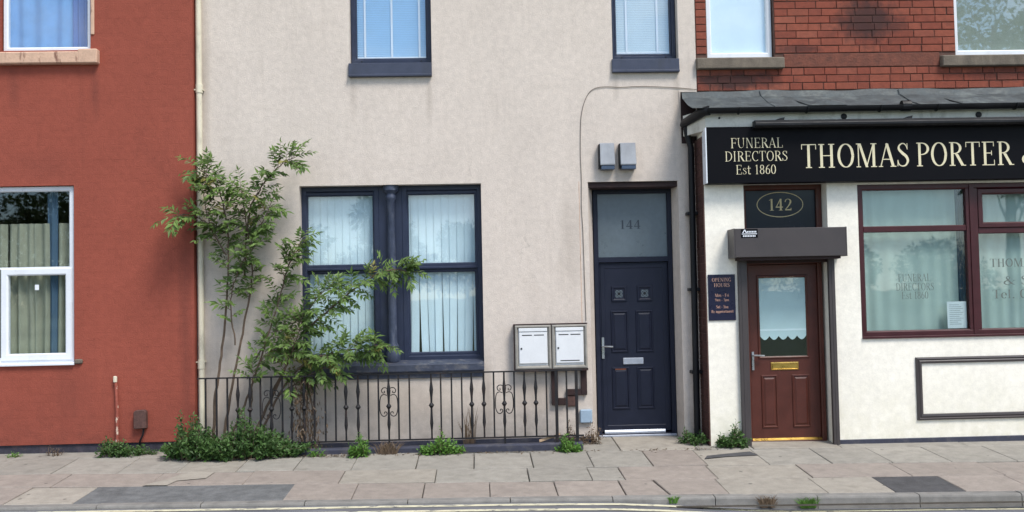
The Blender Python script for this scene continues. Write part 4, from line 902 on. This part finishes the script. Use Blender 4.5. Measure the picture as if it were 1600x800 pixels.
# low painted kerb the railing stands on
MB().prism_x([(-.43, -.2), (-.43, .035), (-.415, .05), (-.31, .05), (-.30, .04), (-.30, -.2)], -2.15, 1.14).build('dwarf_wall', PLINTH, None, 'low dark painted kerb wall the iron railing stands on', 'low wall', bevel=.004)
MB().hexa([(.66, -.37, .055), (.685, -.34, .055), (.90, -.30, .115), (.88, -.33, .115), (.655, -.37, .085), (.68, -.34, .085), (.895, -.30, .14), (.875, -.33, .14)]).build('timber_offcut', STICKM, None, 'pale splintered timber offcut lying under the railing', 'stick')

# ================================================================== CURTAINS AND BLINDS
def vertical_blind(x0, x1, z0, z1, y, label, sway=.02, pitch=.083, gapfrom=0., mat=BLIND, grp=None):
    t_ = empty('vertical_blind', ((x0 + x1) / 2, y, z0), label, 'blind', grp)
    MB().box(x0, x1, y - .02, y + .02, z1, z1 + .03).build('headrail', UPVC, t_)
    n = int((x1 - x0) / pitch)
    for i in range(n):
        xc = x0 + (i + .5) * (x1 - x0) / n; a0 = R(5) ; a1 = a0 + R(random.uniform(-14, 24) * (1 if gapfrom else .5)); sw = random.uniform(-sway, sway)
        m_ = MB()
        for k in range(7):
            u = k / 6; zz_ = z1 + (z0 - z1) * u; a = a0 + (a1 - a0) * u ** 2; hw = .046
            cx = xc + sw * u ** 3
            for e in (-1, 0, 1): m_.v.append((cx + e * hw * math.cos(a), y + e * hw * math.sin(a) - (.004 if e == 0 else 0), zz_))
        for k in range(6):
            for e in range(2): m_.f.append((k * 3 + e, k * 3 + e + 1, (k + 1) * 3 + e + 1, (k + 1) * 3 + e))
        m_.build('slat', mat, t_, smooth=True)
vertical_blind(-2.0, -1.14, 1.02, 2.95, .25, 'white vertical blind in the cream house window, behind the shrub', .012, grp=None)
vertical_blind(-.86, .04, 1.02, 2.95, .25, 'white vertical blind with parting slats, clear of the shrub', .03, gapfrom=1)
def venetian(x0, x1, z0, z1, y, tapes, label, mat):
    t_ = empty('venetian_blind', ((x0 + x1) / 2, y, z0), label, 'blind')
    m_ = MB(); z_ = z0 + .02
    while z_ < z1:
        m_.add([(x0, y - .006, z_ - .011), (x1, y - .006, z_ - .011), (x1, y + .006, z_ + .0125), (x0, y + .006, z_ + .0125)], [(0, 1, 2, 3)]); z_ += .021
    m_.build('slats', mat, t_, kind='stuff')
    for x in tapes: MB().box(x - .012, x + .012, y - .016, y - .013, z0, z1).build('tape', UPVC, t_)
    MB().box(x0, x1, y - .014, y + .014, z0 - .012, z0 + .012).build('bottom_rail', UPVC, t_)
venetian(-1.37, -.545, 4.52, 6.1, .195, (-1.27, -.955, -.63), 'white venetian blind tinted with mirrored sky blue, three ladder tapes, upstairs', VENB)
venetian(1.69, 2.35, 4.55, 6.1, .195, (1.83, 2.2), 'white venetian blind with two ladder tapes, upstairs over door 144', BLIND)
def curtain(x0, x1, z0, z1, y, label, amp=.022, wl_=.09, mat=NET, group=None, seed=0):
    r_ = random.Random(seed); m_ = MB(); n = int((x1 - x0) / .012); ph = r_.uniform(0, 6); nz_ = 5
    f1, f2 = r_.uniform(.8, 1.2), r_.uniform(.35, .5)
    for i in range(n + 1):
        x = x0 + (x1 - x0) * i / n
        for k in range(nz_):
            u = k / (nz_ - 1)
            yy = y + amp * (.7 + .3 * u) * (math.sin(2 * math.pi * x / wl_ * f1 + ph + 1.1 * math.sin(x * 7)) + .55 * math.sin(2 * math.pi * x / wl_ * f2 + 2 * ph + .4 * u))
            m_.v.append((x + .006 * math.sin(9 * x + 3 * u), yy, z1 + (z0 - z1) * u))
    for i in range(n):
        for k in range(nz_ - 1): m_.f.append((i * nz_ + k, (i + 1) * nz_ + k, (i + 1) * nz_ + k + 1, i * nz_ + k + 1))
    return m_.build('curtain', mat, None, label, 'curtain', group, smooth=True)
curtain(4.38, 5.54, 1.16, 2.86, -.2, 'pale pleated net curtain in the shop window pane nearer the door', .008, .17, NET, seed=3)
curtain(5.75, 7.12, 1.16, 2.86, -.2, 'pale pleated net curtain behind the second shop window pane', .008, .15, NET, seed=5)
curtain(5.55, 5.66, 1.16, 2.86, -.185, 'narrow blue grey drape gathered at the shop window mullion', .012, .05, CURTN, seed=6)
curtain(-5.34, -5.02, 1.1, 2.62, .05, 'sand coloured half curtain in the red house lower window', .03, .13, CURTG, seed=1)
curtain(-5.06, -4.86, 1.1, 2.62, .055, 'pale stone folded curtain between sand and slate ones', .03, .10, CURTG, seed=9)
curtain(-4.90, -4.78, 1.05, 3.0, .03, 'slate blue strip curtain in the red house lower window', .02, .1, CURTN, seed=2)
curtain(-4.78, -4.56, 1.1, 2.62, .055, 'sand coloured curtain at the edge of red house lower window', .03, .11, CURTG, seed=4)
curtain(-6.3, -5.36, 1.1, 2.62, .05, 'wide sand coloured curtain in the far sash of the red house window', .03, .13, CURTG, seed=8)
curtain(-5.33, -4.58, 4.6, 6.1, .06, 'sky blue curtain across the red house upstairs window', .02, .16, CURTB, seed=7)
curtain(-4.60, -4.36, 4.6, 6.1, .04, 'darker gathered blue curtain beside the sky blue upstairs curtain', .02, .07, M('deep_blue_curtain', srgb(76, 110, 176), .9, .1, 6), seed=10)
MB().box(2.80, 3.51, .13, .135, 4.5, 6.1).build('roller_blind', BLIND, None, 'plain white blind in the narrow upstairs window of the brick shop', 'blind')
MB().box(5.80, 6.86, .16, .165, 4.5, 6.1).build('roller_blind', M('grey_blind', srgb(150, 160, 150), .85, .04, 5), None, 'grey blind in the wide upstairs window of the brick shop', 'blind')

# ================================================================== PLANTS
def leaf_batch(mb, P, D, N, ln, wd_):
    """folded lance-shaped leaves: base P, direction D, up N, length ln, width wd_ (numpy arrays)"""
    D = D / np.linalg.norm(D, axis=1, keepdims=True); S = np.cross(D, N); S /= np.linalg.norm(S, axis=1, keepdims=True) + 1e-9; U = np.cross(S, D)
    ln = ln[:, None]; wd_ = wd_[:, None]
    a = P; b = P + D * ln * .4 + S * wd_ * .5 + U * wd_ * .16; c = P + D * ln - U * ln * .12; d = P + D * ln * .4 - S * wd_ * .5 + U * wd_ * .16
    k = len(mb.v); n = len(P)
    arr = np.stack([a, b, c, d], 1).reshape(-1, 3); mb.v += [tuple(q) for q in arr.tolist()]
    mb.f += [f for i in range(n) for f in ((k + 4 * i, k + 4 * i + 1, k + 4 * i + 2), (k + 4 * i, k + 4 * i + 2, k + 4 * i + 3))]
def rand_dir(n): v = rng.normal(size=(n, 3)); return v / np.linalg.norm(v, axis=1, keepdims=True)
def compound(mb, tw, p, d, length, pairs, ll, lw):
    """a drooping twig with opposite leaflets and a terminal one"""
    d = d / np.linalg.norm(d); pts = []; q = p.copy(); dd = d.copy()
    st_ = length / pairs
    for i in range(pairs + 1):
        pts.append(q.copy()); q = q + dd * st_; dd = dd + np.array([0, 0, -.10]) + rng.normal(size=3) * .05; dd /= np.linalg.norm(dd)
    P, D, N, LN, LW = [], [], [], [], []
    for i in range(1, pairs + 1):
        t_ = pts[i] - pts[i - 1]; t_ /= np.linalg.norm(t_)
        s = np.cross(t_, np.array([0, -.55, .8])); s /= np.linalg.norm(s) + 1e-9
        for e in (-1, 1):
            P.append(pts[i]); D.append(t_ * .62 + e * s * .8 + np.array([0, 0, -.18]) + rng.normal(size=3) * .18); N.append(np.array([0, -.5, .85]) + rng.normal(size=3) * .3)
            f = (.65 + .5 * math.sin(math.pi * i / (pairs + .6))) * rng.uniform(.8, 1.15); LN.append(ll * f); LW.append(lw * f)
    P.append(pts[-1]); D.append(pts[-1] - pts[-2]); N.append(np.array([0, -.5, .85])); LN.append(ll); LW.append(lw)
    leaf_batch(mb, np.array(P), np.array(D), np.array(N), np.array(LN), np.array(LW)); tw.tube(pts, [.0035 - .002 * i / pairs for i in range(pairs + 1)], 4, False)

shr = empty('tall_shrub', (-2.9, -.2, .05), 'tall straggly shrub with narrow green leaves arching over the window', 'shrub')
# stems: polylines in metres (x, y, z) and where along them leaves begin
stems = [
 ([(-2.98, -.2, .02), (-2.95, -.2, .6), (-2.86, -.2, 1.25), (-2.80, -.22, 1.9), (-2.79, -.25, 2.5), (-2.88, -.3, 2.95), (-3.1, -.34, 3.2)], .017, .55, 30),
 ([(-2.9, -.16, .02), (-2.78, -.16, .7), (-2.64, -.17, 1.4), (-2.53, -.2, 2.0), (-2.58, -.26, 2.6), (-2.62, -.3, 2.95)], .016, .5, 26),
 ([(-2.84, -.22, .02), (-2.6, -.2, .6), (-2.44, -.2, 1.05), (-2.26, -.2, 1.6), (-2.12, -.25, 2.05), (-2.0, -.3, 2.25)], .014, .45, 22),
 ([(-2.62, -.18, 1.95), (-2.56, -.24, 2.6), (-2.42, -.3, 2.92), (-2.25, -.34, 3.12), (-2.1, -.38, 3.24), (-2.0, -.4, 3.27)], .011, .12, 24),
 ([(-2.62, -.2, .02), (-2.3, -.2, .65), (-2.0, -.25, 1.25), (-1.6, -.3, 1.62), (-1.22, -.36, 1.9), (-.95, -.4, 2.0), (-.75, -.42, 1.98)], .016, .36, 40),
 ([(-2.55, -.2, .02), (-2.2, -.22, .7), (-1.9, -.28, 1.0), (-1.55, -.34, 1.1), (-1.25, -.38, 1.14), (-1.08, -.42, 1.17)], .014, .33, 36),
 ([(-2.8, -.25, 2.45), (-3.05, -.32, 2.6), (-3.2, -.36, 2.66), (-3.36, -.4, 2.64)], .008, .1, 9),
 ([(-2.5, -.2, 1.05), (-2.25, -.26, 1.35), (-1.95, -.3, 1.5), (-1.75, -.32, 1.75), (-1.55, -.34, 1.82)], .009, .15, 20),
 ([(-2.72, -.22, 1.2), (-2.75, -.28, 1.7), (-2.62, -.32, 2.1), (-2.45, -.34, 2.3)], .009, .2, 16),
 ([(-2.3, -.24, .7), (-2.12, -.3, 1.0), (-2.0, -.34, 1.3), (-1.95, -.36, 1.5)], .009, .1, 20),
 ([(-2.55, -.22, .5), (-2.5, -.3, .85), (-2.35, -.34, 1.1), (-2.1, -.36, 1.2)], .008, .25, 14),
 ([(-2.8, -.25, 2.2), (-2.95, -.3, 2.5), (-3.02, -.34, 2.85), (-2.98, -.36, 3.1)], .008, .15, 18),
 ([(-2.56, -.22, 2.3), (-2.4, -.28, 2.55), (-2.3, -.3, 2.75)], .007, .1, 12),
 ([(-2.2, -.24, 1.8), (-2.05, -.3, 2.2), (-1.93, -.34, 2.35)], .006, .2, 9),
 ([(-2.25, -.24, .62), (-1.98, -.3, .8), (-1.75, -.34, .92), (-1.6, -.36, 1.0)], .008, .1, 18),
]
fol = MB(); twg = MB(); yel = MB()
for pts, r0, t0, n in stems:
    n = int(n * 1.4); r0 *= 1.15
    C = catmull(pts, 8); nC = len(C)
    C = [c_ + rng.normal(size=3) * .004 for c_ in C]
    MB().tube(C, [r0 * (1 - .75 * i / nC) for i in range(nC)], 6).build('stem', BARK, shr, smooth=True)
    for j in range(n):
        u = t0 + (1 - t0) * (j + rng.uniform(0, .9)) / n; i = min(nC - 2, int(u * (nC - 1))); p = C[i]; t_ = C[i + 1] - C[i]; t_ = t_ / np.linalg.norm(t_)
        side = rng.normal(size=3) * np.array([1, .6, .7]); side -= t_ * side.dot(t_); side /= np.linalg.norm(side) + 1e-9
        d = t_ * rng.uniform(.3, .9) + side * .9 + np.array([0, -.18, .15])
        if p[1] + d[1] * .2 > -.06: d[1] = -abs(d[1])
        compound(fol if rng.random() > .03 else yel, twg, p, d, rng.uniform(.12, .27), int(rng.integers(4, 8)), rng.uniform(.055, .115), rng.uniform(.024, .042))
    if True:
        t_ = C[-1] - C[-3]; compound(fol, twg, C[-1], t_, .2, 6, .08, .024)
fol.build('foliage', LEAFA, shr, kind='stuff'); yel.build('yellowed_foliage', leaf_mat('yellowing_leaves', srgb(112, 116, 54), srgb(168, 160, 92)), shr, kind='stuff'); twg.build('twigs', BARK, shr, kind='stuff')

def clump(name, label, cat, cx, cy, rx_, ry_, h_, n, ll, lw, mat, seed, group=None, base=None, dead=0):
    """rounded mound of many leafy shoots of uneven height that trail outwards onto the paving"""
    z0 = zp(cx, cy) if base is None else base
    t_ = empty(name, (cx, cy, z0), label, cat, group); mb = MB(); r_ = np.random.default_rng(seed); sm = MB()
    ns = max(10, n // 26); per = n // ns
    for k in range(ns):
        a = r_.uniform(0, 6.28); q = math.sqrt(r_.uniform(0, 1)); ux, uy = math.cos(a) * q, math.sin(a) * q
        env = (1 - .75 * abs(ux) ** 2.2) * (1 - .35 * q) * r_.uniform(.35, 1.12)
        env *= .72 + .28 * math.sin(ux * 5.3 + seed) + .12 * math.sin(ux * 11 + 2 * seed)
        bx_, by_ = cx + ux * rx_ * .8, cy + uy * ry_ * .75
        tp = np.array([cx + ux * rx_ * (1 + r_.uniform(0, .22)), cy + uy * ry_ * 1.25, z0 + max(.2, env) * h_]); b_ = np.array([bx_, by_, z0 - .01])
        mid_ = (b_ + tp) / 2 + np.array([r_.normal() * .01, r_.normal() * .01, h_ * .08])
        sm.tube([tuple(b_), tuple(mid_), tuple(tp)], [.004, .003, .0015], 4, False)
        u = r_.uniform(.12, 1.0, per)[:, None]
        P = b_ * (1 - u) ** 2 + 2 * mid_ * u * (1 - u) + tp * u ** 2 + r_.normal(size=(per, 3)) * np.array([.016, .014, .014])
        ax_ = (tp - b_) / (np.linalg.norm(tp - b_) + 1e-6)
        D = r_.normal(size=(per, 3)) * .8 + ax_ * .5; D[:, 2] += .1; N = np.array([0, -.35, .9]) + r_.normal(size=(per, 3)) * .4
        f = .7 + .5 * (1 - u[:, 0])
        leaf_batch(mb, P, D, N, ll * f * r_.uniform(.6, 1.2, per), lw * f * r_.uniform(.75, 1.2, per))
    mb.build('leaves', mat, t_, kind='stuff'); sm.build('stalks', LEAFD if dead else BARK, t_, kind='stuff'); return t_
clump('low_bush', 'broad dark green low bush spilling through the railing by drainpipe', 'bush', -2.60, -.50, .72, .22, .52, 5200, .062, .034, LEAFB, 1)
clump('low_bush', 'dark green low bush against the corner of the red wall', 'bush', -3.1, -.48, .36, .24, .58, 3000, .062, .034, LEAFB, 2)
clump('weed_clump', 'green weed clump at the foot of the thin red conduit', 'weed', -4.0, -.3, .28, .11, .26, 1100, .046, .024, LEAFB, 3)
clump('weed_clump', 'sparse brown green weed on the pavement below red house window', 'weed', -4.72, -.24, .11, .05, .14, 120, .03, .01, LEAFD, 4)
clump('weed_clump', 'tiny green weed at the foot of the red wall below the window', 'weed', -5.12, -.28, .07, .04, .07, 90, .03, .014, LEAFC, 5)
clump('weed_clump', 'small green weed under the rusty vent cover', 'weed', -3.68, -.25, .10, .05, .09, 160, .03, .014, LEAFB, 25)
clump('weed_clump', 'small bright weed at the foot of the dead creeper', 'weed', -1.78, -.5, .09, .05, .11, 130, .035, .016, LEAFC, 6)
clump('weed_clump', 'bright green weed before the railing beside dry grass', 'weed', -1.31, -.55, .13, .08, .29, 520, .048, .024, LEAFC, 7)
clump('weed_clump', 'large bright green weed before the railing under the window', 'weed', -.42, -.5, .24, .08, .28, 900, .05, .026, LEAFC, 8)
clump('weed_clump', 'bright green weed before the railing below the meter boxes', 'weed', .98, -.52, .17, .07, .21, 520, .048, .022, LEAFC, 9)
clump('weed_clump', 'brown withered weed beside the navy door step', 'weed', 1.27, -.12, .14, .07, .34, 300, .04, .014, LEAFD, 10, dead=1)
clump('weed_clump', 'dark weed at the foot of the black downpipe', 'weed', 2.42, -.22, .17, .12, .27, 700, .046, .022, LEAFB, 11)
clump('weed_clump', 'leafy green weed at the foot of the white pier', 'weed', 2.80, -.44, .16, .07, .33, 800, .052, .026, LEAFB, 12)
clump('weed_clump', 'green tufts of weed behind the railing at the door end', 'weed', .98, -.2, .12, .08, .42, 260, .04, .014, LEAFD, 13, dead=1)
def tuft(label, cx, cy, r_, h_, n, mat, seed, z0):
    q = random.Random(seed); m_ = MB()
    for i in range(n):
        a = q.uniform(0, 6.28); b = (cx + q.uniform(-1, 1) * r_ * .6, cy + q.uniform(-.5, .5) * r_ * .5, z0 - .01); hh = h_ * q.uniform(.5, 1); l_ = q.uniform(.3, 1) * r_
        t_ = (b[0] + math.cos(a) * l_, b[1] + math.sin(a) * l_ * .6, z0 + hh); mid = ((b[0] * .6 + t_[0] * .4), (b[1] * .6 + t_[1] * .4), z0 + hh * .65); w_ = .0035
        m_.add([(b[0] - w_, b[1], b[2]), (b[0] + w_, b[1], b[2]), (mid[0] + w_, mid[1], mid[2]), (mid[0] - w_, mid[1], mid[2]), t_], [(0, 1, 2, 3), (3, 2, 4)])
    return m_.build('grass_tuft', mat, None, label, 'grass', kind=None)
tuft('green grass tuft growing at the foot of the kerb', 2.93, -2.5, .11, .10, 160, LEAFC, 1, zroad(2.93) + .02)
tuft('brown dead grass tuft at the foot of the kerb', 2.56, -2.50, .10, .11, 90, LEAFD, 2, zroad(2.5) + .02)
tuft('tiny green grass tuft in the gutter by the dropped kerb', 1.72, -2.46, .06, .06, 70, LEAFC, 3, zroad(1.72) + .02)
tuft('dry grey grass before the railing beside the bright weed', -1.02, -.46, .17, .15, 130, LEAFD, 4, -.02)
tuft('dry grass stalks leaning on the cream wall behind the railing', -.12, -.16, .10, .5, 26, LEAFD, 5, 0.)
# dead creeper hanging on the railing
dc = empty('dead_creeper', (-1.92, -.3, .05), 'column of withered brown creeper hanging on the railing', 'creeper')
mb = MB(); n = 430
u = rng.uniform(0, 1, n); P = np.stack([-1.95 + rng.normal(size=n) * .06 + .13 * (1 - u) * rng.uniform(-1, 1.6, n), -.31 + rng.normal(size=n) * .05, .06 + u * .78], 1)
leaf_batch(mb, P, np.array([0, -.2, -1.]) + rng.normal(size=(n, 3)) * .35, np.array([0, -1, .2]) + rng.normal(size=(n, 3)) * .4, rng.uniform(.03, .075, n), rng.uniform(.010, .02, n))
mb.build('withered_leaves', LEAFD, dc, kind='stuff')
for k in range(9):
    x = -1.95 + random.uniform(-.12, .12)
    MB().tube(catmull([(x + random.uniform(-.03, .09), -.3, .03), (x + random.uniform(-.05, .05), -.3, .3), (x + random.uniform(-.04, .04), -.29, .6), (x + random.uniform(-.06, .06), -.28, .86)], 3), .005, 5).build('stalk', BARK, dc)
# leaf litter along the foot of the railing
mb = MB(); n = 520
xx = np.concatenate([rng.uniform(-3.0, -1.4, 320), rng.uniform(-1.4, 2.6, 200)]); yy = -.46 - np.abs(rng.normal(size=n)) * .06
P = np.stack([xx, yy, -.008 * xx + .055 * yy + .006], 1)
leaf_batch(mb, P, rand_dir(n) * np.array([1, 1, .15]), np.array([0, 0, 1.]) + rng.normal(size=(n, 3)) * .3, rng.uniform(.02, .05, n), rng.uniform(.008, .02, n))
lo = mb.build('leaf_litter', LEAFD, None, 'scatter of brown dead leaves along the foot of the railing', 'leaf litter', kind='stuff', origin=(-1, -.5, 0))

# ================================================================== TREES ACROSS THE ROAD (seen mirrored in the glass)
def tree(label, x, y, h_, spread, seed, grp='trees across the road'):
    r_ = np.random.default_rng(seed); z0 = zroad(clampx(x)) + .25
    t_ = empty('street_tree', (x, y, z0), label, 'tree', grp)
    tr = MB(); tr.tube(catmull([(x, y, z0 - .3), (x + .05, y, z0 + h_ * .2), (x - .08, y, z0 + h_ * .45), (x, y, z0 + h_ * .8)], 5), [.2 * h_ / 9 * (1 - .8 * i / 15) for i in range(16)], 8)
    cr_ = MB(); L = 16
    for i in range(L):
        a = r_.uniform(0, 6.28); zc = r_.uniform(.32, .97); rad = spread * (1 - abs(zc - .5) * 1.3) * r_.uniform(.5, 1)
        c_ = np.array([x + math.cos(a) * rad, y + math.sin(a) * rad * .8, z0 + h_ * zc])
        tr.tube([(x, y, z0 + h_ * min(.7, zc * .6)), ((x + c_[0]) / 2, (y + c_[1]) / 2, z0 + h_ * zc * .9), tuple(c_)], [.05, .035, .01], 5)
        n = 230; d = r_.normal(size=(n, 3)); d /= np.linalg.norm(d, axis=1, keepdims=True); P = c_ + d * (r_.uniform(.3, 1.1, (n, 1)) ** .6) * spread * .42 * np.array([1, 1, .8])
        leaf_batch(cr_, P, d + r_.normal(size=(n, 3)) * .7, np.array([0, 0, 1.]) + r_.normal(size=(n, 3)) * .5, r_.uniform(.22, .42, n), r_.uniform(.14, .24, n))
    tr.build('trunk', BARK, t_, smooth=True); cr_.build('crown', LEAFT, t_, kind='stuff')
FARL = [(-30 + 7.3 * k, -58 - (k * 37 % 11), 3.6 + (k * 29 % 17) / 5., 2.6 + (k * 13 % 7) / 5.) for k in range(10)]
for i, (x, y, h_, s_) in enumerate(FARL): tree('rounded bushy tree in the distant row across the road', x, y, h_, s_, 80 + i, 'distant row of trees')
for i, (x, y, h_, s_, lab) in enumerate(((-22, -37, 6.5, 2.8, 'broad leafy street tree far across the road, opposite the red house'), (-17.5, -34, 9.0, 3.2, 'tall leafy tree across the road from the red house window'),
      (-9.5, -38, 5.0, 2.4, 'short bushy tree across the road from the tall shrub'), (-5, -38, 6.2, 2.4, 'middling tree across the road from the double sash window'), (2.0, -40, 5.2, 2.5, 'low round tree across the road from the navy door'),
      (12, -40, 5., 2.6, 'middling tree across the road from the brown shop door'), (19, -42, 5.5, 2.8, 'slim tree across the road from the shop window'), (23.6, -31, 17, 2.6, 'very tall pointed tree across the road from the shop'), (29, -36, 17.5, 3., 'very tall spreading tree furthest along across the road beyond the shop'))):
    tree(lab, x, y, h_, s_, 40 + i)
